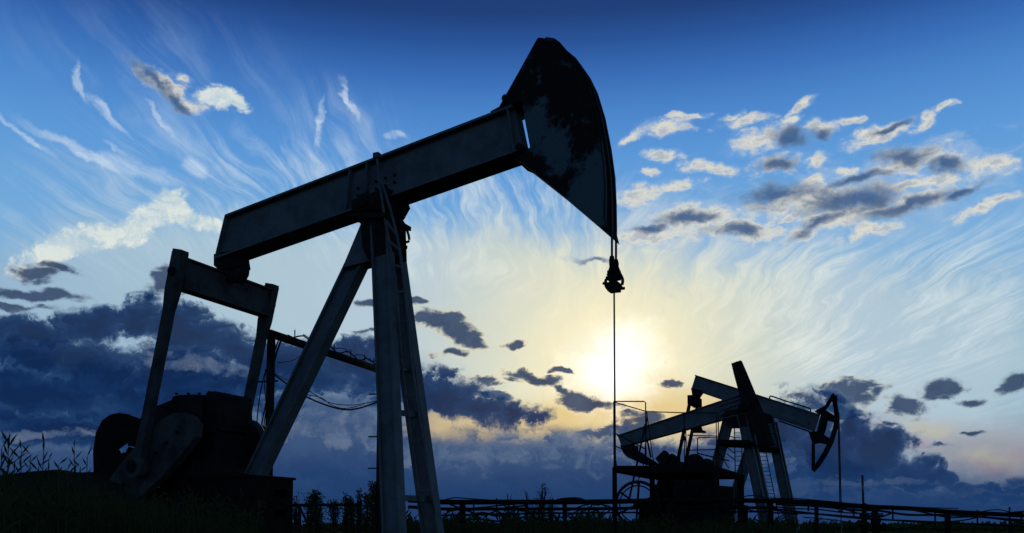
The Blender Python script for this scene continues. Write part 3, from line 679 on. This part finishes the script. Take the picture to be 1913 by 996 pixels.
# ------------------------------------------------------------------ far pumping unit, open-framed head down
Cf = Frame(1432, 772, 35.0, 22.0)
far = thing('pumpjack', Cf.O, 'far pumpjack at right with an open framed head, its beam tilted down to the right', 'pumpjack', 'pumpjacks of the oil field')
def build_far():
    T, L = Cf.T, Cf.L
    bm_ = i_beam(Cf, far, (1298, 700), (1531, 774), (1291, 726), (1522, 805), .2)
    s = MB(); s.prism(Cf, Cf.out([(1459, 769), (1512, 786), (1508, 797), (1456, 780)], -.2), -.19, -.125); s.build('web_plate', 'paint', bm_)
    hr = MB(); hr.tube(smooth_path([Cf.pw(1438, 746, -.1), Cf.pw(1438, 742, -.1), Cf.pw(1442, 740.5, -.1), Cf.pw(1470, 750, -.1), Cf.pw(1510, 762, -.1), Cf.pw(1514, 765, -.1), Cf.pw(1514, 769, -.1)], 4), .028, 6); hr.build('handrail', 'dark', far)
    u = MB(); u.tube([Cf.pw(1454, 786, -.3), Cf.pw(1512, 806, -.3)], .03, 6); u.build('pipe', 'dark', far)
    # head: arc, spokes, all in one frame
    HWc = .22
    arc_o = [(1558, 735), (1563, 745), (1566, 765), (1567, 785), (1564, 803), (1557, 826), (1545, 850), (1532, 870), (1521, 882)]
    arc_i = [(1552, 740), (1555, 752), (1558, 768), (1559, 786), (1556, 802), (1549, 823), (1539, 843), (1530, 858), (1524, 866)]
    h = MB(); ao, ai = Cf.out(arc_o, 0), Cf.out(arc_i, 0)
    h.loft([[Cf.P(a[0], -HWc, a[1]), Cf.P(a[0], HWc, a[1]), Cf.P(c[0], HWc, c[1]), Cf.P(c[0], -HWc, c[1])] for a, c in zip(ao, ai)])
    hd = h.build('horsehead', 'dark', far)
    for pts in ([(1522, 768), (1541, 758), (1554, 736), (1559, 741), (1545, 762), (1541, 766), (1531, 775)],
                [(1536, 764), (1541, 765), (1558, 776), (1558, 788), (1546, 785), (1543, 800), (1539, 812), (1557, 823), (1552, 831), (1530, 827), (1518, 830), (1510, 806), (1526, 806)],
                [(1516, 829), (1522, 829), (1522, 868), (1527, 871), (1521, 881), (1516, 878)]):
        g = MB(); g.prism(Cf, Cf.out(pts, -.1), -.12, .12); g.build('spoke', 'dark', hd)
    g = MB(); p = Cf.pw(1561, 744, 0); g.bar(p-T*.25, p+T*.25, .14, .12); g.build('lug', 'dark', hd)
    for x0, x1, t in ((1566, 1569, -.12), (1568, 1571.5, .12)):
        w = MB(); w.tube([Cf.pw(x0-1, 770, t), Cf.pw(x0, 800, t), Cf.pw(x1, 940, t)], .022, 6); w.build('bridle_rope', 'rope', far)
    w = MB(); w.bar(Cf.pw(1570, 939, 0), Cf.pw(1570, 952, 0), .2, .35); w.bar(Cf.pw(1565, 955, 0), Cf.pw(1575, 955, 0), .08, .1); w.build('rope_carrier', 'dark', far)
    w = MB(); a = Cf.pw(1571, 950, 0); w.tube([a, Vector((a.x, a.y, 0))], .02, 6); w.build('polished_rod', 'rod', far)
    # tower
    k = MB(); k.prism(Cf, Cf.out([(1418, 770), (1442, 776), (1444, 790), (1440, 838), (1410, 838), (1402, 792)], 0), -.2, .2)
    p = Cf.pw(1434, 784, 0); k.cyl(p-T*.45, p+T*.45, .14, 16); k.build('saddle_bearing', 'dark', far)
    a, c = Cf.pw(1409, 815, 0), Cf.pw(1376, 919, 0); lg = MB(); e = down(a, c); lg.channel(a, e, .36, .40, T, .03); lg.bar(a, e, .1, .34, T); lg.build('leg', 'paint', far)
    for t0, t1, a, c in ((-.15, -.35, (1437, 782), (1476, 970)), (.15, .40, (1443, 790), (1482, 975))):
        a, c = Cf.pw(*a, t0), Cf.pw(*c, t1); e = down(a, c); g = MB(); g.channel(a, e, .28, .36, T, .03); g.bar(a, e, .08, .3, T); g.build('leg', 'paint', far)
    d = MB(); d.prism(Cf, Cf.out([(1411, 834), (1455, 836), (1455, 843), (1413, 841)], -.7), -.7, .5); d.build('tower_step', 'rust', far)
    for xs, y0, y1 in (((1417, 1431, 1443, 1446), 840, 936), ):
        ld = MB()
        a0, a1 = Cf.pw(1417, 840, .8), Cf.pw(1437, 936, .8); c0, c1 = Cf.pw(1430, 840, .8), Cf.pw(1449, 936, .8)
        ld.bar(a0, down(a0, a1), .03, .03); ld.bar(c0, down(c0, c1), .03, .03)
        for i in range(14): ld.bar(a0.lerp(a1, i/14), c0.lerp(c1, i/14), .022, .022)
        ld.build('ladder', 'dark', far)
    rl_ = MB(); rl_.tube([Cf.pw(1442, 786, -.5), Cf.pw(1446, 800, -.5), Cf.pw(1454, 836, -.5)], .025, 6); rl_.tube([Cf.pw(1443, 810, -.45), Cf.pw(1449, 811, -.5)], .02, 6); rl_.build('handrail', 'dark', far)
    # tail bearing, equaliser and pitmans
    t_ = MB(); t_.prism(Cf, Cf.out([(1293, 727), (1314, 731), (1304, 745), (1296, 745)], 0), -.25, .25)
    t_.bar(Cf.P(*(lambda q: (q[0], -.7, q[1]))(Cf.lz(1298, 750, 0))), Cf.P(*(lambda q: (q[0], .7, q[1]))(Cf.lz(1298, 750, 0))), .34, .34); t_.build('equalizer', 'dark', far)
    for t, x0, x1 in ((-.8, 1286, 1262), (.8, 1303, 1279)):
        q0, q1 = Cf.lz(1298, 745, 0), Cf.lz(1270, 880, 0)
        g = MB(); g.bar(Cf.P(q0[0], t, q0[1]), Cf.P(q1[0], t, q1[1]), .12, .12, T); g.build('pitman', 'dark', far)
    w = MB(); w.prism(Cf, Cf.out([(1291, 806), (1289, 795), (1299, 785), (1306, 789), (1311, 803), (1317, 805), (1317, 808), (1291, 808)], .9), .9, 1.2); w.build('counterweight', 'rust', far)
    b = MB(); b.prism(Cf, Cf.out([(1330, 912), (1345, 908), (1370, 910), (1370, 1000), (1330, 1000)], 0), -.5, .5); b.build('gear_reducer', 'dark', far)
    sk = MB()
    for t in (-.7, .7): sk.bar(Cf.P(-4.5, t, .2), Cf.P(2, t, .2), .3, .25)
    for l in (-4.3, -1.5, 1.8): sk.bar(Cf.P(l, -.8, .2), Cf.P(l, .8, .2), .2, .2)
    sk.build('skid', 'rust', far)
build_far()

# ------------------------------------------------------------------ service platform in front of them
def platform():
    a, b = at(1148, 870, 25.5), at(1336, 872, 25.5)
    fr = Frame(1148, 870, 25.5, 24.5)
    z = a.z; wl = (b-a).length
    base = Vector((a.x, a.y, 0))
    th = thing('service_platform', base, 'raised steel service platform with pipe railings below the middle pumpjack', 'platform')
    Lx = Vector((1, 0.0, 0)); T = fr.T; D_ = 4.0
    K = lambda u, v, h=0.0: Vector((a.x, a.y, z))+Lx*(u*wl)+T*(v*D_)+Vector((0, 0, h))
    d = MB(); d.loft([[K(0, 0, h), K(1, 0, h), K(1, 1, h), K(0, 1, h)] for h in (-.04, 0)])
    for u in (0, 1): d.bar(K(u, .0, -.12), K(u, 1, -.12), .15, .08)
    for v in (0, 1): d.bar(K(.02, v, -.12), K(.98, v, -.12), .15, .08)
    for v in (.25, .5, .75): d.bar(K(.02, v, -.09), K(.98, v, -.09), .08, .06)
    d.build('deck', 'rust', th)
    for u, v, w in ((0, 0, .12), (1, 0, .19), (1, 1, .19), (0, 1, .15), (.35, .55, .16)):
        p = K(u, v, -.05); g = MB(); g.bar(p, Vector((p.x, p.y, 0)), w, w); g.build('post', 'rust', th)
    g = MB(); g.bar(K(1, .05, -.9), K(1, .95, -2.4), .09, .09); g.build('brace', 'rust', th)
    g = MB(); g.bar(K(.35, .1, -1.9), K(.75, .1, -.2), .08, .08); g.build('brace', 'rust', th)
    def rail(pts, r=.018):
        g = MB(); g.tube(pts, r, 6); g.build('railing', 'dark', th)
    H = (871-750)/1657*25.5
    rail([K(0, 0, 0), K(0, 0, H)], .030)
    rail([K(0, 0, H), at(1203, 750, 25.5), at(1206, 752, 25.5), at(1207, 874, 25.5)])
    e = K(0, 1); e2 = at(1208, 769, e.y)
    rail([K(0, 0, H-.02), e2]); rail([e2, at(1272, 771, e.y), at(1340, 772, e.y)])
    rail([e2, at(1219, 852, e.y+.2), at(1223, 868, e.y+.2)], .016); rail([at(1209, 772, e.y), at(1204, 862, e.y), at(1190, 905, e.y)], .016)
    rail([K(0, 0, .95), at(1206, 839, 25.5)]); rail([at(1150, 834, 25.5), at(1168, 841, e.y), at(1206, 858, e.y)])
    for (x0, y0, x1, y1, dd) in ((1284, 813, 1341, 815, 26), (1285, 841, 1338, 840, 26), (1338, 840, 1345, 852, 26), (1303, 847, 1362, 861, 27), (1342, 771, 1342, 872, 25.6), (1338, 775, 1339, 872, 28), (1303, 872, 1303, 820, 26), (1306, 817, 1342, 818, 26), (1303, 820, 1306, 817, 26),
                                 (1338, 786, 1352, 786, 27), (1363, 815, 1374, 818, 28), (1358, 848, 1374, 860, 28), (1356, 772, 1345, 779, 28), (1350, 778, 1358, 790, 28),
                                 (1353, 832, 1374, 848, 28), (1344, 846, 1362, 876, 28.5), (1278, 775, 1279, 870, 26), (1281, 800, 1283, 870, 26), (1275, 815, 1262, 866, 26.5), (1271, 822, 1270, 866, 26.5), (1282, 830, 1276, 800, 26.5),
                                 (1294, 805, 1281, 866, 27)):
        rail([at(x0, y0, dd), at(x1, y1, dd)], .016 if dd != 27 else .02)
platform()

# ------------------------------------------------------------------ pipe trestle with bundled cables along the field
def trestle():
    D1, D2 = 21.0, 24.5
    dep = lambda x: D1+(D2-D1)*(x-760)/1150
    q = lambda x, y, dd=0.0: at(x, y, dep(x)+dd)
    ptop = [(560, 950), (762, 934), (830, 938), (940, 938), (1055, 938), (1150, 937), (1280, 934.5), (1440, 936), (1530, 940), (1600, 946), (1700, 950), (1772, 956), (1913, 963), (2060, 970)]
    base = q(1300, 988); th = thing('pipe_trestle', Vector((base.x, base.y, 0)), 'long low pipe trestle on posts crossing the field behind the near pumpjack', 'trestle')
    def pipe(pts, r, dd=0.0):
        g = MB(); g.tube(smooth_path([q(x, y, dd) for x, y in pts], 4), r, 10); g.build('pipe', 'rust', th)
    pipe(ptop[1:], .062)
    pipe([(x, y+13) for x, y in ptop[1:8]]+[(1440, 948)], .04, .3)
    pipe([(1440, 950), (1600, 968), (1720, 974), (1913, 984)], .024, .3)
    pipe([(820, 963), (960, 960), (1140, 958), (1440, 956)], .022, .5)
    pipe([(762, 935), (778, 929), (795, 925), (812, 919)], .05, -.4)
    for x, w, y in ((864, 11, 940), (1055, 8, 940), (1392, 8, 944), (1439, 9, 938), (1525, 6, 944), (1770, 8, 960), (1250, 9, 938), (960, 4, 942)):
        p = q(x, y); g = MB(); s = w/1657*p.y; g.bar(p, Vector((p.x, p.y, -.1)), s, s); g.build('post', 'rust', th)
    for x, y0, y1 in ((885, 934, 962), (928, 931, 968), (1032, 931, 972), (1110, 950, 990), (1574, 938, 952), (1595, 945, 968), (1668, 944, 972), (1747, 958, 992), (1826, 953, 982), (1886, 947, 1010), (1908, 955, 986), (1510, 938, 955)):
        g = MB(); g.bar(q(x, y0, -.12), q(x, y1, -.12), .035, .03); g.build('cable_hanger', 'dark', th)
    # cables slung along it, each a thing
    R = random.Random(4)
    runs = [([(830, 934), (850, 930), (880, 932), (930, 935), (990, 938)], 'thin cable arching over the left end of the trestle'),
            ([(836, 953), (900, 948), (960, 942), (1050, 936), (1120, 944)], 'cable slung between the first trestle posts'),
            ([(1030, 938), (1050, 932), (1080, 931), (1100, 938)], 'short cable hump beside the trestle post left of the rod'),
            ([(1040, 936), (1060, 933), (1085, 934), (1120, 941), (1145, 955)], 'cable drooping from the trestle towards the rod foot'),
            ([(1060, 955), (1100, 942), (1130, 944), (1140, 952), (1110, 975), (1090, 996)], 'cable looping down to the ground left of the rod'),
            ([(850, 968), (900, 958), (930, 964), (1000, 958), (1090, 960)], 'cable sagging under the left trestle spans'),
            ([(1400, 934), (1470, 931), (1540, 936), (1620, 943), (1720, 948), (1790, 950)], 'cable lying on the trestle under the far pumpjack'),
            ([(1450, 942), (1530, 946), (1600, 953), (1640, 954), (1700, 962), (1780, 962), (1860, 968), (1913, 972)], 'thick black cable bundle hanging under the right trestle'),
            ([(1440, 958), (1520, 960), (1600, 966), (1660, 971), (1720, 976), (1800, 978), (1913, 982)], 'lower cable running along the right trestle'),
            ([(1500, 966), (1560, 972), (1614, 980)], 'cable falling from the trestle towards the wellhead'),
            ([(1652, 983), (1680, 987), (1710, 984), (1750, 976), (1800, 972), (1850, 962), (1913, 955)], 'cable rising from the wellhead to the right edge'),
            ([(1680, 948), (1720, 956), (1770, 966), (1830, 966), (1913, 976)], 'cable crossing the right trestle post'),
            ([(1830, 957), (1850, 953), (1870, 953), (1895, 958), (1913, 957)], 'thin cable humped over the trestle at the right edge'),
            ([(1440, 946), (1480, 950), (1530, 952), (1580, 958), (1650, 960)], 'cable hanging just under the trestle beside the far pump rod'),
            ([(840, 942), (875, 955), (905, 962), (940, 950), (985, 944)], 'cable dipping between the first two cable hangers'),
            ([(925, 936), (960, 952), (1000, 956), (1040, 950)], 'cable dropping behind the thin birch'),
            ([(985, 948), (1015, 962), (1050, 966), (1090, 950)], 'low cable loop crossing the trestle post left of the rod'),
            ([(845, 975), (890, 970), (940, 974), (985, 966), (1030, 972)], 'lowest cable strung over the weeds under the left trestle'),
            ([(1380, 930), (1400, 926), (1420, 927), (1440, 934)], 'thin cable hump at the trestle between the pump legs'),
            ([(1395, 952), (1420, 956), (1450, 954), (1490, 962)], 'cable crossing in front of the far pumpjack front legs'),
            ([(1560, 945), (1600, 958), (1640, 966), (1668, 958)], 'cable looping behind the wellhead rod'),
            ([(560, 944), (620, 945), (690, 944)], None)]
    for i, (pts, lab) in enumerate(runs):
        if lab is None: continue
        g = MB(); g.tube(smooth_path([q(x, y, -.15-.05*(i % 3)) for x, y in pts], 7), .03 if 'thick' in lab else .014+.004*(i % 3), 6)
        tag(g.build('cable', 'cable'), lab, 'cable', 'cables slung along the trestle')
trestle()

def wellhead():
    o = at(1612, 988, 33.0); th = thing('wellhead', Vector((o.x, o.y, 0)), 'small valve stack wellhead with a tall thin rod under the far pumpjack', 'wellhead')
    s = lambda x, y, d=0: at(x, y, 33.0+d)
    g = MB(); p = s(1611, 888); g.tube([p, s(1613, 945)], .045, 8); g.bar(s(1610, 888.5), s(1613, 888.5), .04, .04); g.build('rod', 'rod', th)
    def stack(name, x, prof):
        g = MB(); g.tube([s(x, y) for y, r in prof], [r for y, r in prof], 12); g.build(name, 'rust', th)
    stack('valve', 1614.5, [(940, .06), (943, .14), (947, .14), (948, .08), (960, .09), (961, .17), (966, .17), (967, .10), (975, .11), (976, .18), (982, .18), (983, .11), (1062, .13)])
    stack('valve', 1634, [(948, .03), (955, .05), (956, .12), (962, .12), (963, .06), (970, .09), (971, .14), (980, .14), (981, .07), (1062, .10)])
    stack('valve', 1642, [(966, .03), (970, .07), (976, .07), (978, .05), (1060, .07)])
    g = MB(); g.tube([s(1614, 964), s(1650, 964)], .05, 8); g.tube([s(1612, 984), s(1656, 984)], .045, 8); g.build('pipe', 'rust', th)
    g = MB(); c = s(1653, 984); g.ring(c, (1, 0, 0), .12, .025, 16, 6); g.bar(c-Vector((0, 0, .12)), c+Vector((0, 0, .12)), .03, .03); g.build('handwheel', 'dark', th)
    g = MB(); g.tube(smooth_path([s(1597, 992), s(1602, 984), s(1610, 986), s(1614, 996)]), .03, 6); g.build('hose', 'cable', th)
wellhead()

# ------------------------------------------------------------------ goalpost of pipes with power cables, behind the near unit
def goalpost():
    d0, d1 = 17.5, 21.6
    a, b = at(507, 624, d0), at(712, 684, d1)
    b = Vector((b.x, b.y, a.z))
    dv = (b-a); up = Vector((0, 0, 1))
    th = thing('pipe_goalpost', Vector((a.x, a.y, 0)), 'tall goalpost of steel pipe carrying cables behind the near pumpjack leg', 'goalpost')
    for p in (a, b):
        g = MB(); g.tube([p+Vector((0, 0, .0)), Vector((p.x-.03, p.y, 0))], .085, 12); g.build('post', 'rust', th)
    g = MB(); g.tube([a-dv.normalized()*.05, b+dv.normalized()*.1], .085, 12); g.build('crossbar', 'dark', th)
    for u in (.18, .36, .52, .68, .82, .92):
        p = a.lerp(b, u)+up*.08; g = MB(); g.bar(p-up*.05, p+up*.17, .02, .02); g.build('pin', 'dark', th)
    for h in (.245, .505): 
        g = MB(); p = Vector((a.x, a.y, a.z-(a.z-1.6)*h)); q = Vector((1, -.25, 0)).normalized(); g.bar(p-q*.38, p+q*.16, .03, .03); g.build('bracket', 'dark', th)
    for h in (.15, .42, .62, .88):
        g = MB(); p = Vector((b.x, b.y, b.z-(b.z-1.6)*h)); g.bar(p-Vector((.30, 0, 0)), p+Vector((.05, 0, 0)), .03, .03); g.build('bracket', 'dark', th)
    def cab(pts, r, lab):
        g = MB(); g.tube(pts, r, 6); tag(g.build('cable', 'cable'), lab, 'cable', 'cables on the pipe goalpost')
    top = [a.lerp(b, u)+up*(.13+.06*sin(u*31)) for u in [i/24 for i in range(3, 25)]]
    cab(top, .016, 'cable lying along the top of the goalpost crossbar')
    cab([a.lerp(b, u)+up*(.12+.10*abs(sin(u*17+.6))) for u in [i/24 for i in range(6, 25)]], .010, 'thin wire looping along the goalpost crossbar')
    pole = Vector((a.x, a.y, 0))
    P = lambda x, y, d=17.3: at(x, y, d)
    cab(smooth_path([P(527, 630), P(515, 665), P(508, 700), P(506, 760), P(496, 810), P(492, 880)]), .020, 'thick cable slanting down to the goalpost post from its crossbar')
    cab(smooth_path([P(522, 630), P(511, 662), P(503, 688), P(499, 740), P(488, 800), P(486, 870)]), .014, 'second cable slanting from crossbar to post')
    cab(smooth_path([P(497, 689), P(490, 715), P(484, 750), P(480, 790), P(478, 860)]), .012, 'outermost cable hanging left of the goalpost post')
    cab(smooth_path([P(497, 691), P(494, 720), P(497, 760), P(493, 800), P(494, 870)]), .010, 'inner thin cable hanging left of the goalpost post')
    cab(smooth_path([P(518, 678, 17.5), P(536, 676, 17.7), P(550, 672, 17.9), P(566, 662, 18.2)]), .007, 'thin loose wire curling right from the goalpost post')
    cab(smooth_path([P(509, 697, 17.5), P(540, 720, 18.2), P(580, 745, 19), P(630, 763, 20), P(665, 764, 20.7), P(712, 749, 21.6)]), .020, 'lowest thick cable sagging between the goalpost posts')
    cab(smooth_path([P(509, 696, 17.5), P(540, 712, 18.2), P(580, 732, 19), P(615, 752, 19.8), P(655, 757, 20.6), P(690, 752, 21.2), P(712, 747, 21.6)]), .010, 'upper thin cable sagging between the goalpost posts')
    cab(smooth_path([P(575, 738, 19), P(600, 743, 19.4), P(620, 757, 19.9), P(645, 763, 20.4), P(680, 756, 21)]), .009, 'middle wire sagging between the goalpost posts')
    cab(smooth_path([P(708, 720, 21.4), P(712, 800, 21.4), P(707, 850, 21.4), P(709, 960, 21.4), P(708, 1040, 21.4)]), .018, 'cable hanging down the right goalpost post')
goalpost()
# low rail left of the goalpost
def low_rail():
    s = lambda x, y, d=23.0: at(x, y, d)
    o = s(672, 988); th = thing('rail_fence', Vector((o.x, o.y, 0)), 'low dark rail on posts between the pedestal and the front legs', 'fence')
    g = MB(); g.tube([s(535, 944), s(675, 943)], .04, 8); g.build('rail', 'dark', th)
    for x, w in ((560, .07), (672, .11)): p = s(x, 936 if x > 600 else 944); g = MB(); g.bar(p, Vector((p.x, p.y, 0)), w, w); g.build('post', 'dark', th)
    g = MB(); g.bar(s(560, 947), s(575, 980), .05, .05); g.build('brace', 'dark', th)
low_rail()
# ------------------------------------------------------------------ plants
def leaf(mb, p, d, n, ln, w):
    d = d.normalized(); s = d.cross(n).normalized(); k = s.cross(d).normalized()
    a, b, c = p, p+d*ln*.45+k*ln*.03, p+d*ln-k*ln*.06
    mb.poly([a, b-s*w/2, c, b+s*w/2])
def weed(px, py, depth, lean, label, nl=26, size=1.0, spread=.5):
    R = random.Random(int(px*7+py)); top = at(px, py, depth)
    base = Vector((top.x-lean, top.y+R.uniform(-.1, .1), 0))
    th = thing('weed', base, label, 'weed', 'tall weeds at the left edge')
    mid_ = base.lerp(top, .55)+Vector((lean*.35, 0, 0))
    path = smooth_path([base, mid_, top], 10)
    st = MB(); st.tube(path, [.011*(1-i/len(path)*.75) for i in range(len(path))], 6); st.build('stem', 'leaf', th)
    lv = MB()
    for i in range(nl):
        u = .45+.55*i/(nl-1); k = min(int(u*(len(path)-1)), len(path)-2); p = path[k].lerp(path[k+1], u*(len(path)-1)-k)
        a = i*2.4+R.uniform(-.3, .3); upk = .35+.8*u
        d = Vector((cos(a)*spread, sin(a)*spread, upk*.75)).normalized()
        leaf(lv, p, d, Vector((R.uniform(-.4, .4), -1, .3)), size*R.uniform(.13, .21)*(1.15-.35*u), size*.019)
    lv.build('leaves', 'leaf', th)
weed(16, 828, 7.0, .05, 'tall weed with long narrow leaves cut by the left edge', 34, 1.05)
weed(40, 841, 7.4, -.06, 'leafy two topped weed second from the left edge', 28, .95, .75)
weed(57, 850, 7.5, .10, 'short leaning weed tucked behind the two topped weed', 18, .8, .7)
weed(82, 829, 7.2, .12, 'tall bare stemmed weed leaning right above the earth mound', 16, .95, .35)
weed(91, 858, 7.2, .06, 'small low weed beside the bare stemmed one', 12, .7, .5)
weed(139, 841, 7.6, .02, 'slender symmetrical weed just left of the counterweight', 24, .85, .6)
weed(163, 853, 7.8, -.05, 'weed rubbing against the rounded counterweight', 14, .8, .5)
weed(3, 838, 6.6, .0, 'half hidden weed at the very left border', 22, .9, .6)

weed(28, 862, 6.9, .08, 'broad leafy weed low between the first two tall weeds', 30, .9, .9)
weed(72, 872, 6.8, -.1, 'bushy low weed in front of the earth mound', 30, .9, 1.0)
weed(110, 868, 7.0, .05, 'wide leaved weed on the mound between the bare and the slender weed', 30, .85, .9)
weed(126, 878, 6.6, -.04, 'dark low weed before the slender symmetrical weed', 28, .85, 1.0)
weed(150, 872, 7.2, .06, 'low weed between slender weed and counterweight', 26, .8, .9)
weed(8, 875, 6.2, .04, 'large leafed weed low in the left corner', 30, 1.0, 1.0)
def mound():
    g = MB(); n = 26; rows = []
    c = at(75, 988, 15.0); R = random.Random(2)
    prof = [(-60, 930), (0, 890), (18, 880), (38, 875), (80, 876), (120, 876), (165, 878), (230, 890), (300, 930), (340, 985)]
    for v in range(9):
        k = v/8; row = []
        for x, y in prof:
            p = at(x, y, 15.0); h = p.z*(sin(pi*min(max(k, .04), .96))**.55)
            row.append(Vector((p.x+(k-.5)*.8, 13.0+k*5.0+R.uniform(-.15, .15), max(h+R.uniform(-.03, .03), 0) if 0 < v < 8 else -.05)))
        rows.append(row)
    g.loft(rows, False, True, closed=False)
    tag(g.build('earth_mound', 'heap', None), 'low flat topped mound of bare earth at the left', 'mound')
mound()

def shrub(px, py, depth, wpx, label, dens=700, trunk=True, thin=False, name='shrub', cat='shrub', spire=1.0):
    R = random.Random(int(px*3+py*11)); top = at(px, py, depth); h = top.z; w = wpx/1657*depth/2
    base = Vector((top.x, top.y, 0)); th = thing(name, base, label, cat, 'shrubs beyond the field')
    st = MB(); tips = []
    ns = 5 if not thin else 7
    for i in range(ns):
        a = R.uniform(0, 6.28); rr = w*R.uniform(.1, .8); hh = h*R.uniform(.62, .98) if i else h*.97
        e = base+Vector((cos(a)*rr*(0 if i == 0 else 1), sin(a)*rr, hh)); m_ = base.lerp(e, .5)+Vector((-cos(a)*rr*.25, 0, h*.08))
        path = smooth_path([base+Vector((R.uniform(-.05, .05), 0, -.05)), m_, e], 6); r0 = .05*h/3
        st.tube(path, [r0*(1-.85*k/len(path)) for k in range(len(path))], 5)
        tips.append(path)
        for _ in range(9 if thin else 6):
            k = R.randrange(3, len(path)); p = path[k]; q = p+Vector((R.uniform(-.5, .5)*w, R.uniform(-.5, .5)*w, R.uniform(.1, .35)*h*(1-k/len(path)+.25)))
            if q.z > h: q.z = h*R.uniform(.9, 1)
            st.tube([p, p.lerp(q, .5)+Vector((0, 0, .04*h)), q], [r0*.3, r0*.2, r0*.08], 4); tips.append([p, q])
    st.build('branches', 'bark', th)
    lv = MB(); ls = (.085 if thin else .115)*max(h, 2)/3.2*(depth/40)**.3
    for i in range(int(dens*(1 if thin else 2.0))):
        path = R.choice(tips); u = R.random()**.7; k = min(int(u*(len(path)-1)), len(path)-2); p = path[k].lerp(path[k+1], R.random())
        s = w*(.22 if thin else .34)*(1.1-u*.6*spire); p = p+Vector((R.gauss(0, s), R.gauss(0, s), R.gauss(0, h*.045)))
        if p.z > h*1.02 or p.z < h*.05: continue
        d = Vector((R.uniform(-1, 1), R.uniform(-1, 1), R.uniform(-.2, 1)))
        leaf(lv, p, d, Vector((R.uniform(-1, 1), R.uniform(-1, 1), R.uniform(-1, 1))), ls*R.uniform(.7, 1.5), ls*.5)
    lv.build('foliage', 'leaf2', th)
for a in ((554, 922, 34, 22, 'little shrub with a round tuft beside the pedestal', 260), (575, 930, 38, 34, 'low shrub behind the rail close to the pedestal', 700), (593, 920, 40, 40, 'bushy shrub with twin tops behind the rail', 900),
          (625, 935, 44, 30, 'lowest shrub in the gap behind the rail', 500), (646, 922, 36, 18, 'narrow upright shrub left of the rail post', 500), (658, 930, 38, 26, 'ragged shrub directly behind the rail post', 600),
          (673, 916, 36, 16, 'slim spire shaped shrub above the rail post', 420), (686, 925, 38, 30, 'broad shrub between rail post and goalpost', 700), (703, 903, 34, 30, 'tallest dense shrub against the right goalpost post', 1100),
          (1515, 968, 60, 70, 'broad shrub beyond the far pumpjack legs', 700), (1537, 973, 62, 70, 'rounded shrub left of the far pump rod', 700), (1556, 970, 60, 22, 'small pointed shrub beside the far pump rod', 300),
          (1582, 978, 70, 20, 'tiny shrub between far pump rod and wellhead', 160), (1865, 981, 70, 16, 'small shrub near the right edge', 160), (1893, 976, 66, 30, 'bushier shrub at the right edge', 400)):
    shrub(*a[:5], dens=a[5])
for a in ((1012, 903, 62, 46, 'thin birch with see through crown on the skyline', 520), (984, 915, 66, 30, 'sparse leafless sapling left of the thin birch', 60), (948, 922, 70, 26, 'faint bare sapling farthest left on the skyline', 20), (1028, 926, 64, 30, 'small sapling right of the thin birch', 160)):
    shrub(*a[:5], dens=a[5], thin=True, name='sapling', cat='tree')

def scrub(name, label, x0, x1, d0, d1, ytop, n, seed, cat):
    R = random.Random(seed); g = MB()
    for i in range(n):
        x = R.uniform(x0, x1); d = R.uniform(d0, d1); p = at(x, 988, d); h = at(x, ytop(x)+abs(R.gauss(0, 14)), d).z*R.uniform(.75, 1.0)
        b = Vector((p.x, p.y, 0)); l = R.uniform(-.25, .25)*h*.5; w = R.uniform(.010, .022)*d/10
        q = [b+Vector((l*u*u, 0, h*u)) for u in (0, .4, .75, 1)]
        a = R.uniform(0, 3.14); s = Vector((cos(a), sin(a), 0))*w
        g.poly([q[0]-s, q[0]+s, q[1]+s*.8, q[1]-s*.8]); g.poly([q[1]-s*.8, q[1]+s*.8, q[2]+s*.5, q[2]-s*.5]); g.poly([q[2]-s*.5, q[2]+s*.5, q[3]])
        if R.random() < .5:
            for k in range(5):
                u = R.uniform(.4, 1); c = b+Vector((l*u*u, 0, h*u))
                leaf(g, c, Vector((R.uniform(-1, 1), R.uniform(-1, 1), R.uniform(.1, 1))), Vector((0, -1, .2)), R.uniform(.06, .12)*d/9, .02*d/9)
    tag(g.build(name, 'leaf', None), label, cat, kind='stuff')
scrub('undergrowth', 'dense dark undergrowth of weeds at the lower left', -60, 470, 7.5, 10.5, lambda x: 886+7*sin(x*.09)+5*sin(x*.31)+max(0, x-120)*.10, 3200, 5, 'undergrowth')
scrub('undergrowth', 'dark tangle of weeds under the trestle and platform', 740, 1480, 18, 28, lambda x: 955+9*sin(x*.05)+6*sin(x*.13)+(0 if x < 1150 else 10), 5500, 6, 'undergrowth')
scrub('grass', 'thin grass along the foot of the far field', 1400, 1960, 26, 60, lambda x: 990, 1500, 8, 'grass')
def woods():
    R = random.Random(3); g = MB()
    for row, d in enumerate((620.0, 760.0)):
        x = -750.0; pts = []
        while x < 750:
            pts.append((x, 6.2+row*1.5+R.gauss(0, 1.0)+1.5*sin(x*.013+row)))
            x += R.uniform(2.5, 6)
        for (xa, ha), (xb, hb) in zip(pts, pts[1:]):
            for k in range(4):
                u = R.random(); c = Vector((xa+(xb-xa)*u, d+R.uniform(-20, 20), 0)); h = (ha+(hb-ha)*u)*R.uniform(.75, 1.1); w = R.uniform(1.6, 3)
                prof = ((0, .25), (.2, .8), (.5, 1), (.8, .6), (1, .05))
                g.loft([[c+Vector((cos(a)*w*r*R.uniform(.7, 1.2), sin(a)*w*r*R.uniform(.7, 1.2), h*z)) for a in (0, 1.26, 2.5, 3.77, 5.0)] for z, r in prof], True)
    tag(g.build('woods', 'leaf', None), 'far dark line of woods along the horizon', 'woods', kind='stuff')
woods()
